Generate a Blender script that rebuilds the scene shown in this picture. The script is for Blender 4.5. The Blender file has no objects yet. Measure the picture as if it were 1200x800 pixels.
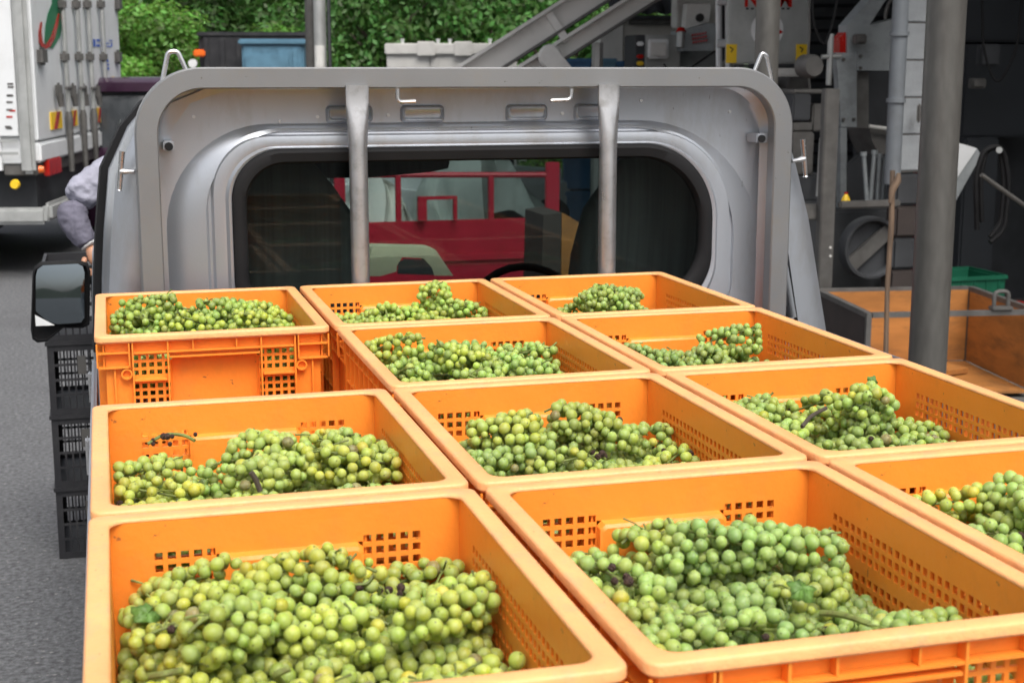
import bpy, bmesh, math, random
import numpy as np
from mathutils import Vector, Matrix
S = bpy.context.scene
R = math.radians
# ------------------------------------------------------------------ camera
F_PX, YAW, PITCH, EYE = 1688.3, .2734, .1864, (0.0326, -3.2331, 1.78)
cd = bpy.data.cameras.new('camera'); cam = bpy.data.objects.new('camera', cd); S.collection.objects.link(cam)
cam.location = EYE
cam.rotation_euler = (math.pi/2 - PITCH, 0, -YAW)
cd.sensor_width = 36; cd.lens = 36*F_PX/1200; cd.clip_end = 500; cd.clip_start = .05
cd.dof.use_dof = True; cd.dof.focus_distance = 2.5; cd.dof.aperture_fstop = 11
S.camera = cam
# ------------------------------------------------------------------ sky, sun, exposure
SUN_EL, SUN_AZ = R(58), R(172)      # azimuth from +Y towards +X
w = bpy.data.worlds.new('World'); S.world = w; w.use_nodes = True
nt = w.node_tree; bg = nt.nodes['Background']
sky = nt.nodes.new('ShaderNodeTexSky'); sky.sky_type = 'NISHITA'; sky.sun_disc = False
sky.sun_elevation = SUN_EL; sky.sun_rotation = SUN_AZ; sky.air_density = 1.0; sky.dust_density = 6.0; sky.ozone_density = .6
hs = nt.nodes.new('ShaderNodeHueSaturation'); hs.inputs['Saturation'].default_value = .35
nt.links.new(sky.outputs[0], hs.inputs['Color']); nt.links.new(hs.outputs[0], bg.inputs[0]); bg.inputs[1].default_value = .15
sl = bpy.data.lights.new('sun', 'SUN'); sl.energy = 1.3; sl.angle = R(35); sl.color = (1, .97, .92)
so = bpy.data.objects.new('sun', sl); S.collection.objects.link(so)
sd = Vector((math.sin(SUN_AZ)*math.cos(SUN_EL), math.cos(SUN_AZ)*math.cos(SUN_EL), math.sin(SUN_EL)))
so.rotation_euler = sd.to_track_quat('Z', 'Y').to_euler()
vs = S.view_settings; vs.view_transform = 'Standard'; vs.look = 'None'; vs.exposure = .44; vs.gamma = 1; vs.use_curve_mapping = False
# ------------------------------------------------------------------ surveying: photo direction + distance -> place
_c, _s, _cp, _sp = math.cos(YAW), math.sin(YAW), math.cos(PITCH), math.sin(PITCH)
FW = Vector((_s*_cp, _c*_cp, -_sp)); RT = Vector((_c, -_s, 0)); UP = RT.cross(FW); EY = Vector(EYE)
def ray(u, v): return FW + RT*((u-600)/F_PX) - UP*((v-400)/F_PX)
def Y(u, v, y): d = ray(u, v); return EY + d*((y-EY.y)/d.y)
def Z(u, v, z): d = ray(u, v); return EY + d*((z-EY.z)/d.z)
def D(u, v, D_): return EY + ray(u, v)*D_
def PL(u, v, p0, n): d = ray(u, v); return EY + d*((p0-EY).dot(n)/d.dot(n))
# ------------------------------------------------------------------ materials
def mat(name, col, rough=.6, metal=0, noise=.12, nscale=8, bump=0, bscale=60, objcol=False, spec=.5, dirt=None, dirt_amt=.0, dscale=5, rnoise=.1, coat=0, sss=0, stretch=None, specks=None):
    m = bpy.data.materials.new(name); m.use_nodes = True; t = m.node_tree; N, L = t.nodes, t.links
    p = N['Principled BSDF']; p.inputs['Roughness'].default_value = rough; p.inputs['Metallic'].default_value = metal
    p.inputs['Specular IOR Level'].default_value = spec; p.inputs['Coat Weight'].default_value = coat
    tc = N.new('ShaderNodeTexCoord'); src = tc.outputs['Object']
    if stretch:
        mp = N.new('ShaderNodeMapping'); mp.inputs['Scale'].default_value = stretch; L.new(src, mp.inputs[0]); src = mp.outputs[0]
    nz = N.new('ShaderNodeTexNoise'); nz.inputs['Scale'].default_value = nscale; nz.inputs['Detail'].default_value = 6; L.new(src, nz.inputs['Vector'])
    mr = N.new('ShaderNodeMapRange'); mr.inputs['From Min'].default_value = .3; mr.inputs['From Max'].default_value = .7
    mr.inputs['To Min'].default_value = 1-noise; mr.inputs['To Max'].default_value = 1+noise; L.new(nz.outputs[0], mr.inputs[0])
    mul = N.new('ShaderNodeVectorMath'); mul.operation = 'SCALE'
    if objcol:
        oi = N.new('ShaderNodeObjectInfo'); L.new(oi.outputs['Color'], mul.inputs[0])
    else: mul.inputs[0].default_value = col
    L.new(mr.outputs[0], mul.inputs['Scale']); out = mul.outputs[0]
    if dirt:
        n2 = N.new('ShaderNodeTexNoise'); n2.inputs['Scale'].default_value = dscale; n2.inputs['Detail'].default_value = 8; n2.inputs['Roughness'].default_value = .7; L.new(src, n2.inputs['Vector'])
        r2 = N.new('ShaderNodeMapRange'); r2.inputs['From Min'].default_value = .5; r2.inputs['From Max'].default_value = .72; r2.inputs['To Max'].default_value = dirt_amt; L.new(n2.outputs[0], r2.inputs[0])
        mx = N.new('ShaderNodeMix'); mx.data_type = 'RGBA'; L.new(r2.outputs[0], mx.inputs[0]); L.new(out, mx.inputs[6]); mx.inputs[7].default_value = (*dirt, 1); out = mx.outputs[2]
    if specks:
        n3 = N.new('ShaderNodeTexNoise'); n3.inputs['Scale'].default_value = specks[1]; n3.inputs['Detail'].default_value = 3; L.new(src, n3.inputs['Vector'])
        r3 = N.new('ShaderNodeMapRange'); r3.inputs['From Min'].default_value = specks[2]; r3.inputs['From Max'].default_value = specks[2]+.05; r3.inputs['To Max'].default_value = specks[3]; L.new(n3.outputs[0], r3.inputs[0])
        m4 = N.new('ShaderNodeMix'); m4.data_type = 'RGBA'; L.new(r3.outputs[0], m4.inputs[0]); L.new(out, m4.inputs[6]); m4.inputs[7].default_value = (*specks[0], 1); out = m4.outputs[2]
    L.new(out, p.inputs['Base Color'])
    m2 = N.new('ShaderNodeMapRange'); m2.inputs['To Min'].default_value = max(0, rough-rnoise); m2.inputs['To Max'].default_value = min(1, rough+rnoise); L.new(nz.outputs[0], m2.inputs[0]); L.new(m2.outputs[0], p.inputs['Roughness'])
    if bump:
        nb = N.new('ShaderNodeTexNoise'); nb.inputs['Scale'].default_value = bscale; nb.inputs['Detail'].default_value = 4; L.new(src, nb.inputs['Vector'])
        b = N.new('ShaderNodeBump'); b.inputs['Strength'].default_value = bump; b.inputs['Distance'].default_value = .01; L.new(nb.outputs[0], b.inputs['Height']); L.new(b.outputs[0], p.inputs['Normal'])
    if sss: p.inputs['Subsurface Weight'].default_value = sss; p.inputs['Subsurface Radius'].default_value = (1, .5, .2); p.inputs['Subsurface Scale'].default_value = .006
    return m
M = {}
M['crate'] = mat('crate_orange', (.93, .288, .034), .38, noise=.08, nscale=5, bump=.08, bscale=90, dirt=(.50, .20, .05), dirt_amt=.4, dscale=11, sss=.12, specks=((.16, .08, .04), 75, .70, .7))
M['crate_rim'] = mat('crate_rim_worn', (.90, .43, .165), .45, noise=.10, nscale=14, bump=.14, bscale=160, dirt=(.55, .34, .20), dirt_amt=.6, dscale=30, specks=((.25, .14, .08), 130, .71, .6), stretch=(1, .6, 1))
M['silver'] = mat('silver_paint', (.45, .475, .515), .34, .70, noise=.04, nscale=3, bump=.04, bscale=400, dirt=(.30, .27, .23), dirt_amt=.45, dscale=9, rnoise=.10, specks=((.12, .10, .09), 60, .73, .7), stretch=(1, 1, .35))
M['guard'] = mat('guard_grey_metal', (.255, .258, .262), .40, .55, noise=.05, nscale=4, bump=.05, bscale=300, dirt=(.27, .25, .22), dirt_amt=.5, dscale=14, specks=((.10, .08, .07), 90, .72, .8))
M['zinc'] = mat('bright_zinc', (.62, .62, .62), .28, .9, noise=.08, nscale=30)
M['post'] = mat('worn_post_metal', (.50, .50, .51), .32, .8, noise=.06, nscale=20, dirt=(.25, .24, .22), dirt_amt=.6, dscale=30)
M['rubber'] = mat('black_rubber', (.012, .012, .013), .7, noise=.2, nscale=10, spec=.2)
M['blackp'] = mat('black_plastic', (.022, .022, .025), .5, noise=.25, nscale=6, dirt=(.09, .085, .08), dirt_amt=.3, dscale=6)
M['seat'] = mat('seat_fabric_reflection_streaks', (.085, .088, .088), .9, noise=.35, nscale=9, stretch=(6, 1, .12))  # rear window reflections put into the fabric colour: lighter tone, upright streaks
M['tyre'] = mat('tyre_rubber', (.02, .02, .02), .85, noise=.2)
M['asphalt'] = mat('asphalt', (.112, .114, .119), .93, noise=.5, nscale=48, bump=1.0, bscale=60, dirt=(.065, .065, .068), dirt_amt=.55, dscale=.9, specks=((.34, .33, .31), 55, .64, .6))
M['concrete'] = mat('concrete', (.13, .125, .115), .9, noise=.15, nscale=6, bump=.2, bscale=80, dirt=(.06, .055, .05), dirt_amt=.5, dscale=2)
M['white'] = mat('white_panel', (.72, .74, .75), .4, noise=.04, nscale=3, dirt=(.5, .5, .48), dirt_amt=.3, dscale=4)
M['steel'] = mat('stainless_steel', (.44, .45, .44), .45, .45, noise=.15, nscale=5, dirt=(.2, .2, .19), dirt_amt=.4, dscale=3)
M['dsteel'] = mat('dull_steel', (.13, .126, .12), .6, .4, noise=.2, nscale=12, dirt=(.1, .09, .08), dirt_amt=.5, dscale=8)
M['pole'] = mat('grey_brown_pole', (.125, .120, .110), .42, .35, noise=.10, nscale=50, dirt=(.055, .05, .045), dirt_amt=.5, dscale=4, stretch=(1, 1, .3))
M['red'] = mat('red_paint', (.40, .012, .035), .38, noise=.08, dirt=(.2, .02, .02), dirt_amt=.3)
M['redlamp'] = mat('red_lamp', (.45, .015, .01), .25)
M['oranlamp'] = mat('orange_lamp', (.85, .16, .02), .25)
M['yellow'] = mat('yellow_sticker', (.85, .55, .02), .5, noise=.05)
M['green'] = mat('green_print', (.01, .16, .07), .45)
M['blue'] = mat('blue_print', (.05, .13, .50), .5)
M['bluebox'] = mat('light_blue_box', (.10, .22, .31), .55, noise=.15)
M['bluecrate'] = mat('blue_crate', (.04, .13, .27), .55, noise=.2)
M['teal'] = mat('green_crate', (.01, .13, .07), .5, noise=.15)
M['purple'] = mat('purple_car_paint', (.05, .02, .045), .22, .3, coat=.6)
M['ply'] = mat('orange_plywood', (.40, .165, .04), .6, noise=.25, nscale=3, bump=.1, dirt=(.14, .07, .03), dirt_amt=.85, dscale=4, stretch=(1, 1, 4))
M['plyd'] = mat('dark_ply_outside', (.045, .035, .032), .8, noise=.2, nscale=8)
M['wood'] = mat('bare_wood', (.12, .078, .05), .8, noise=.35, nscale=30, bump=.4, bscale=60, stretch=(1, 1, .1))
M['block'] = mat('white_block', (.28, .30, .315), .85, noise=.1, nscale=9, bump=.2, bscale=60, dirt=(.25, .26, .27), dirt_amt=.6, dscale=3)
M['shed'] = mat('pale_render', (.52, .50, .46), .9, noise=.12, nscale=4, bump=.1, dirt=(.2, .19, .17), dirt_amt=.5, dscale=2)
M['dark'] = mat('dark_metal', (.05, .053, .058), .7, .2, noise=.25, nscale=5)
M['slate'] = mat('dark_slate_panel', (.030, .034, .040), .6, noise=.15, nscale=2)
M['grey'] = mat('grey_machine_paint', (.30, .325, .335), .55, .1, noise=.1, nscale=3, dirt=(.1, .1, .1), dirt_amt=.5, dscale=5)
M['tank'] = mat('pale_grey_tank', (.68, .67, .64), .6, noise=.07, nscale=3, dirt=(.25, .24, .22), dirt_amt=.4, dscale=2)
M['pipeg'] = mat('grey_plastic_pipe', (.15, .165, .18), .5, noise=.1, dirt=(.1, .1, .1), dirt_amt=.5)
M['tarp'] = mat('pale_tarp', (.46, .50, .48), .5, noise=.3, nscale=2.2, bump=1.0, bscale=4)
M['carton'] = mat('carton', (.62, .60, .42), .8, noise=.06)
M['skin'] = mat('skin', (.45, .23, .14), .55, noise=.08, sss=.15)
M['shirt'] = mat('lavender_shirt', (.33, .33, .40), .85, noise=.15, nscale=14, bump=1.0, bscale=22)
M['sleeve'] = mat('dark_arm_cover', (.13, .125, .165), .85, noise=.15, nscale=20, bump=.8, bscale=18)
M['cuff'] = mat('white_cuff', (.7, .7, .7), .8)
M['trouser'] = mat('dark_trousers', (.04, .045, .06), .9)
M['hat'] = mat('pale_hat', (.5, .5, .48), .9)
M['hair'] = mat('black_hair', (.01, .01, .01), .7)
M['eye'] = mat('eye_dark', (.02, .015, .01), .3)
M['bark'] = mat('bark', (.07, .055, .04), .9, noise=.3, nscale=12, bump=.5, bscale=20)
M['soil'] = mat('wooded_slope', (.018, .030, .012), .95, noise=.5, nscale=1.2, bump=.6, bscale=3)
M['stem'] = mat('grape_stem', (.16, .20, .045), .65, noise=.4, nscale=60, dirt=(.07, .035, .02), dirt_amt=.9, dscale=70)
M['dry'] = mat('withered_grape', (.05, .026, .018), .7, noise=.5, nscale=200, bump=.8, bscale=200)
M['vine_leaf'] = mat('vine_leaf', (.10, .20, .035), .55, noise=.3, nscale=60, bump=.4, bscale=90)
M['mirror'] = mat('mirror_glass', (.19, .22, .24), .04, 1, noise=.02, rnoise=0)
M['whitep'] = mat('white_print', (.75, .76, .76), .5)
M['blackprint'] = mat('black_print', (.02, .02, .02), .5)
M['stick'] = M['wood']
def leafmat(name, c):
    m = bpy.data.materials.new(name); m.use_nodes = True; t = m.node_tree; N, L = t.nodes, t.links; p = N['Principled BSDF']
    g = N.new('ShaderNodeNewGeometry'); oi = N.new('ShaderNodeObjectInfo'); hv = N.new('ShaderNodeHueSaturation'); hv.inputs['Color'].default_value = (*c, 1)
    mr = N.new('ShaderNodeMapRange'); mr.inputs['To Min'].default_value = .45; mr.inputs['To Max'].default_value = 1.75; L.new(g.outputs['Random Per Island'], mr.inputs[0])
    mh = N.new('ShaderNodeMapRange'); mh.inputs['To Min'].default_value = .475; mh.inputs['To Max'].default_value = .525; L.new(g.outputs['Random Per Island'], mh.inputs[0])
    mm = N.new('ShaderNodeMath'); mm.operation = 'MULTIPLY'; m3 = N.new('ShaderNodeMapRange'); m3.inputs['To Min'].default_value = .7; m3.inputs['To Max'].default_value = 1.4
    L.new(oi.outputs['Random'], m3.inputs[0]); L.new(mr.outputs[0], mm.inputs[0]); L.new(m3.outputs[0], mm.inputs[1])
    L.new(mm.outputs[0], hv.inputs['Value']); L.new(mh.outputs[0], hv.inputs['Hue']); L.new(hv.outputs[0], p.inputs['Base Color']); p.inputs['Roughness'].default_value = .5
    tr = N.new('ShaderNodeBsdfTranslucent'); L.new(hv.outputs[0], tr.inputs[0]); mx = N.new('ShaderNodeMixShader'); mx.inputs[0].default_value = .45
    L.new(p.outputs[0], mx.inputs[1]); L.new(tr.outputs[0], mx.inputs[2]); L.new(mx.outputs[0], N['Material Output'].inputs[0]); return m
M['leafd'] = leafmat('dark_foliage', (.06, .14, .028)); M['leafl'] = leafmat('bright_foliage', (.13, .27, .04))
def glassmat(name, tint, refl=.5):
    m = bpy.data.materials.new(name); m.use_nodes = True; t = m.node_tree; N, L = t.nodes, t.links
    N.remove(N['Principled BSDF']); a = N.new('ShaderNodeBsdfTransparent'); a.inputs[0].default_value = (*tint, 1); g = N.new('ShaderNodeBsdfGlossy'); g.inputs['Roughness'].default_value = .02
    fr = N.new('ShaderNodeFresnel'); fr.inputs['IOR'].default_value = 1.45; mx = N.new('ShaderNodeMixShader')
    ml = N.new('ShaderNodeMath'); ml.operation = 'MULTIPLY'; ml.inputs[1].default_value = refl; L.new(fr.outputs[0], ml.inputs[0]); L.new(ml.outputs[0], mx.inputs[0])
    L.new(a.outputs[0], mx.inputs[1]); L.new(g.outputs[0], mx.inputs[2]); L.new(mx.outputs[0], N['Material Output'].inputs[0]); return m
M['glass'] = glassmat('window_glass', (.75, .795, .78), .3)
M['darkglass'] = mat('dark_car_glass', (.045, .05, .055), .08, noise=.02, spec=.6)
def grapemat(name, joined):
    m = bpy.data.materials.new(name); m.use_nodes = True; t = m.node_tree; N, L = t.nodes, t.links; p = N['Principled BSDF']
    oi = N.new('ShaderNodeObjectInfo'); col = oi.outputs['Color']; tc = N.new('ShaderNodeTexCoord'); geo = N.new('ShaderNodeNewGeometry')
    hv = N.new('ShaderNodeHueSaturation'); L.new(col, hv.inputs['Color'])
    if joined:
        a = N.new('ShaderNodeMapRange'); a.inputs['To Min'].default_value = .75; a.inputs['To Max'].default_value = 1.2; L.new(geo.outputs['Random Per Island'], a.inputs[0]); L.new(a.outputs[0], hv.inputs['Value'])
        a = N.new('ShaderNodeMath'); a.operation = 'MULTIPLY'; a.inputs[1].default_value = 7.31; f = N.new('ShaderNodeMath'); f.operation = 'FRACT'; L.new(geo.outputs['Random Per Island'], a.inputs[0]); L.new(a.outputs[0], f.inputs[0])
        b = N.new('ShaderNodeMapRange'); b.inputs['To Min'].default_value = .475; b.inputs['To Max'].default_value = .52; L.new(f.outputs[0], b.inputs[0]); L.new(b.outputs[0], hv.inputs['Hue'])
    add = N.new('ShaderNodeVectorMath'); L.new(tc.outputs['Object'], add.inputs[0])
    sc = N.new('ShaderNodeMath'); sc.operation = 'MULTIPLY'; sc.inputs[1].default_value = 9.0; L.new(oi.outputs['Random'], sc.inputs[0]); L.new(sc.outputs[0], add.inputs[1])
    nz = N.new('ShaderNodeTexNoise'); nz.inputs['Scale'].default_value = 110; nz.inputs['Detail'].default_value = 4; L.new(add.outputs[0], nz.inputs['Vector'])
    bl = N.new('ShaderNodeMapRange'); bl.inputs['From Min'].default_value = .35; bl.inputs['From Max'].default_value = .75; bl.inputs['To Min'].default_value = .0; bl.inputs['To Max'].default_value = .42; L.new(nz.outputs[0], bl.inputs[0])
    mx = N.new('ShaderNodeMix'); mx.data_type = 'RGBA'; L.new(bl.outputs[0], mx.inputs[0]); L.new(hv.outputs[0], mx.inputs[6]); mx.inputs[7].default_value = (.42, .50, .28, 1); out = mx.outputs[2]
    # small brown freckles
    n2 = N.new('ShaderNodeTexNoise'); n2.inputs['Scale'].default_value = 420; n2.inputs['Detail'].default_value = 2; L.new(add.outputs[0], n2.inputs['Vector'])
    fr = N.new('ShaderNodeMapRange'); fr.inputs['From Min'].default_value = .70; fr.inputs['From Max'].default_value = .76; fr.inputs['To Max'].default_value = .4; L.new(n2.outputs[0], fr.inputs[0])
    m2 = N.new('ShaderNodeMix'); m2.data_type = 'RGBA'; L.new(fr.outputs[0], m2.inputs[0]); L.new(out, m2.inputs[6]); m2.inputs[7].default_value = (.10, .07, .02, 1); out = m2.outputs[2]
    if not joined:   # the dark scar at the tip of each berry
        sx = N.new('ShaderNodeVectorMath'); sx.operation = 'DISTANCE'; L.new(tc.outputs['Object'], sx.inputs[0]); sx.inputs[1].default_value = (0, 0, .0081)
        d = N.new('ShaderNodeMapRange'); d.inputs['From Min'].default_value = .0008; d.inputs['From Max'].default_value = .0014; d.inputs['To Min'].default_value = .6; d.inputs['To Max'].default_value = 0; L.new(sx.outputs['Value'], d.inputs[0])
        m3 = N.new('ShaderNodeMix'); m3.data_type = 'RGBA'; L.new(d.outputs[0], m3.inputs[0]); L.new(out, m3.inputs[6]); m3.inputs[7].default_value = (.03, .018, .01, 1); out = m3.outputs[2]
    L.new(out, p.inputs['Base Color']); p.inputs['Specular IOR Level'].default_value = .42
    rr = N.new('ShaderNodeMapRange'); rr.inputs['To Min'].default_value = .30; rr.inputs['To Max'].default_value = .62; L.new(nz.outputs[0], rr.inputs[0]); L.new(rr.outputs[0], p.inputs['Roughness'])
    p.inputs['Subsurface Weight'].default_value = .85; p.inputs['Subsurface Radius'].default_value = (1.0, .95, .35); p.inputs['Subsurface Scale'].default_value = .009
    return m
M['grape'] = grapemat('grape_skin', False); M['grapej'] = grapemat('grape_skin_far', True)
# ------------------------------------------------------------------ helpers
def link(o, parent=None):
    S.collection.objects.link(o)
    if parent is not None: o.parent = parent
    return o
def tag(o, label=None, cat=None, group=None, kind=None):
    if label: o['label'] = label
    if cat: o['category'] = cat
    if group: o['group'] = group
    if kind: o['kind'] = kind
    return o
def thing(name, label, cat, loc=(0, 0, 0), rz=0, group=None):
    o = link(bpy.data.objects.new(name, None)); o.empty_display_size = .1; o.location = loc; o.rotation_euler = (0, 0, rz)
    return tag(o, label, cat, group)
def copy_tree(o, parent=None):
    c = o.copy(); S.collection.objects.link(c); c.parent = parent
    for ch in list(o.children): copy_tree(ch, c)
    return c
class MB:
    def __init__(s): s.v = []; s.f = []; s.m = []; s.mats = []
    def mi(s, m):
        if m is None: return 0
        if m not in s.mats: s.mats.append(m)
        return s.mats.index(m)
    def add(s, vs_, fs, m=None):
        n = len(s.v); s.v += [tuple(a) for a in vs_]; s.f += [tuple(i+n for i in f) for f in fs]; s.m += [s.mi(m)]*len(fs); return s
    def box(s, a, b, m=None, bev=0, rot=None, org=None):
        x0, y0, z0 = a; x1, y1, z1 = b
        x0, x1 = min(x0, x1), max(x0, x1); y0, y1 = min(y0, y1), max(y0, y1); z0, z1 = min(z0, z1), max(z0, z1)
        if bev:
            bm = bmesh.new(); bmesh.ops.create_cube(bm, size=1); bmesh.ops.scale(bm, vec=(x1-x0, y1-y0, z1-z0), verts=bm.verts)
            bmesh.ops.translate(bm, vec=((x0+x1)/2, (y0+y1)/2, (z0+z1)/2), verts=bm.verts)
            bmesh.ops.bevel(bm, geom=bm.edges[:], offset=min(bev, (x1-x0)*.45, (y1-y0)*.45, (z1-z0)*.45), segments=2, affect='EDGES')
            bm.verts.ensure_lookup_table(); vs_ = [v.co.copy() for v in bm.verts]; fs = [[v.index for v in f.verts] for f in bm.faces]; bm.free()
        else:
            vs_ = [Vector(p) for p in ((x0, y0, z0), (x1, y0, z0), (x1, y1, z0), (x0, y1, z0), (x0, y0, z1), (x1, y0, z1), (x1, y1, z1), (x0, y1, z1))]
            fs = [(0, 3, 2, 1), (4, 5, 6, 7), (0, 1, 5, 4), (1, 2, 6, 5), (2, 3, 7, 6), (3, 0, 4, 7)]
        if rot is not None:
            o = Vector(org or ((x0+x1)/2, (y0+y1)/2, (z0+z1)/2)); vs_ = [o + rot @ (v-o) for v in vs_]
        return s.add(vs_, fs, m)
    def tube(s, pts, r, n=10, m=None, cap=True):
        pts = [Vector(p) for p in pts]; rs = r if isinstance(r, (list, tuple)) else [r]*len(pts)
        vs_, fs = [], []; up = None
        for i, p in enumerate(pts):
            t = (pts[min(i+1, len(pts)-1)]-pts[max(i-1, 0)]).normalized()
            if up is None: up = t.orthogonal().normalized()
            up = (up - t*up.dot(t)).normalized(); sd_ = t.cross(up)
            for k in range(n):
                a = 2*math.pi*k/n; vs_.append(p + (up*math.cos(a)+sd_*math.sin(a))*rs[i])
        for i in range(len(pts)-1):
            for k in range(n): fs.append((i*n+k, i*n+(k+1) % n, (i+1)*n+(k+1) % n, (i+1)*n+k))
        if cap: fs.append(tuple(range(n-1, -1, -1))); fs.append(tuple(range((len(pts)-1)*n, len(pts)*n)))
        return s.add(vs_, fs, m)
    def prism(s, pts, d, m=None):      # planar outline (3D points) pushed by vector d
        n = len(pts); d = Vector(d); vs_ = [Vector(p) for p in pts]+[Vector(p)+d for p in pts]
        return s.add(vs_, [tuple(range(n)), tuple(range(2*n-1, n-1, -1))]+[(i, i+n, (i+1) % n+n, (i+1) % n) for i in range(n)], m)
    def loft(s, loops, m=None, cap0=False, cap1=False, closed=True):
        n = len(loops[0]); vs_ = [p for l in loops for p in l]; fs = []
        for i in range(len(loops)-1):
            for k in range(n if closed else n-1): fs.append((i*n+k, i*n+(k+1) % n, (i+1)*n+(k+1) % n, (i+1)*n+k))
        if cap0: fs.append(tuple(range(n-1, -1, -1)))
        if cap1: fs.append(tuple(range((len(loops)-1)*n, len(loops)*n)))
        return s.add(vs_, fs, m)
    def build(s, name, material=None, parent=None, smooth=True, ang=35, **kw):
        me = bpy.data.meshes.new(name); me.from_pydata([tuple(v) for v in s.v], [], s.f)
        if s.mats:
            for m in s.mats: me.materials.append(m)
            me.polygons.foreach_set('material_index', s.m)
        elif material: me.materials.append(material)
        me.update()
        bm = bmesh.new(); bm.from_mesh(me); bmesh.ops.recalc_face_normals(bm, faces=bm.faces); bm.to_mesh(me); bm.free()
        if smooth:
            me.polygons.foreach_set('use_smooth', [True]*len(me.polygons)); me.set_sharp_from_angle(angle=R(ang))
        o = link(bpy.data.objects.new(name, me), parent); tag(o, **kw); return o
def box(name, a, b, m, parent=None, bev=0, **kw): return MB().box(a, b, None, bev).build(name, m, parent, **kw)
def tube(name, pts, r, m, parent=None, n=10, **kw): return MB().tube(pts, r, n).build(name, m, parent, **kw)
def arc(pts, steps=6, r=.03):          # rounds the corners of a polyline
    pts = [Vector(p) for p in pts]; out = [pts[0]]
    for a, b, c in zip(pts, pts[1:], pts[2:]):
        u = (a-b); v = (c-b); k = min(r, u.length*.45, v.length*.45); p, q = b+u.normalized()*k, b+v.normalized()*k
        for i in range(steps+1):
            t = i/steps; out.append(p*(1-t)**2+b*2*t*(1-t)+q*t*t)
    return out+[pts[-1]]
def text(name, s, size, loc, rot, m, parent=None, ext=.002):
    c = bpy.data.curves.new(name, 'FONT'); c.body = s; c.size = size; c.extrude = ext; c.offset = size*.035; c.align_x = 'CENTER'; c.align_y = 'CENTER'; c.resolution_u = 3; c.materials.append(m)
    o = bpy.data.objects.new(name, c); S.collection.objects.link(o); o.parent = parent; o.location = loc; o.rotation_euler = rot; return o
def rrect(l, r, t, b, rl, rr_, y, rb=None, n=8):
    """rounded rectangle loop in the xz plane at depth y; rl/rr top-left/top-right radii, rb bottom radii"""
    rb = rb or (rl, rr_); out = []
    for (cx, cz, rad, a0) in ((r-rr_, t-rr_, rr_, 0), (l+rl, t-rl, rl, 90), (l+rb[0], b+rb[0], rb[0], 180), (r-rb[1], b+rb[1], rb[1], 270)):
        for i in range(n+1):
            a = R(a0+90*i/n); out.append((cx+rad*math.cos(a), y, cz+rad*math.sin(a)))
    return out
rnd = random.Random(7)
# ================================================================== SETTING
def sheet(name, a, b, z, m, nx=1, label=None):
    o = MB().add([(a[0], a[1], z), (b[0], a[1], z), (b[0], b[1], z), (a[0], b[1], z)], [(0, 1, 2, 3)]).build(name, m, smooth=False); tag(o, kind='structure'); return o
sheet('ground', (-220, -220), (220, 220), 0, M['asphalt'])
sheet('concrete_floor', (3.6, -6), (14, 11.5), .005, M['concrete'])
def slope(name, y0, y1, h, x0, x1, seed, flip=1):
    r = random.Random(seed); n = 40; k = 8; vs_, fs = [], []
    for i in range(n+1):
        for j in range(k+1):
            t = j/k; x = x0+(x1-x0)*i/n; y = y0+(y1-y0)*t
            vs_.append((x, y, -.05 + h*(t**1.1)*(.8+.4*math.sin(i*.7+seed)*math.sin(i*.23))+(r.random()-.5)*.6*t))
    for i in range(n):
        for j in range(k): fs.append((i*(k+1)+j, (i+1)*(k+1)+j, (i+1)*(k+1)+j+1, i*(k+1)+j+1))
    o = MB().add(vs_, fs).build(name, M['soil']); tag(o, kind='structure'); return o
slope('hill', 34, 70, 22, -70, 80, 1)
slope('hill', -50, -100, 8, -90, 90, 2)
# ---- foliage
def crown_mesh(name, seed, m, n=9500, rx=2.4, rz=2.6, leaf=.092):
    r = np.random.RandomState(seed); blobs = []
    for i in range(26):
        a = r.uniform(0, 2*math.pi); h = r.uniform(.1, 1.0); k = math.sqrt(max(0, 1-(h-.45)**2*2.2))
        blobs.append((math.cos(a)*rx*k*r.uniform(.3, .85), math.sin(a)*rx*k*r.uniform(.3, .85), h*rz*1.45, r.uniform(.5, .95)))
    B = np.array(blobs); idx = r.randint(0, len(B), n); d = r.normal(size=(n, 3)); d /= np.linalg.norm(d, axis=1)[:, None]
    rad = B[idx, 3]*(r.uniform(.55, 1.05, n)); P = B[idx, :3]+d*rad[:, None]*np.array([1, 1, .8]); P[:, 2] = np.abs(P[:, 2])
    nn = d+r.normal(size=(n, 3))*.6+np.array([0, 0, .5]); nn /= np.linalg.norm(nn, axis=1)[:, None]
    t = np.cross(nn, r.normal(size=(n, 3))); t /= np.linalg.norm(t, axis=1)[:, None]; b = np.cross(nn, t)
    s = leaf*r.uniform(.6, 1.3, n)[:, None]
    V = np.stack([P-t*s, P+b*s*.5, P+t*s, P-b*s*.5], 1).reshape(-1, 3)
    me = bpy.data.meshes.new(name); me.from_pydata(V.tolist(), [], [(4*i, 4*i+1, 4*i+2, 4*i+3) for i in range(n)]); me.materials.append(m); return me
crownsD = [crown_mesh('crown', s, M['leafd']) for s in (1, 2, 3)]; crownsL = [crown_mesh('crown', s, M['leafl']) for s in (4, 5)]
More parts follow.
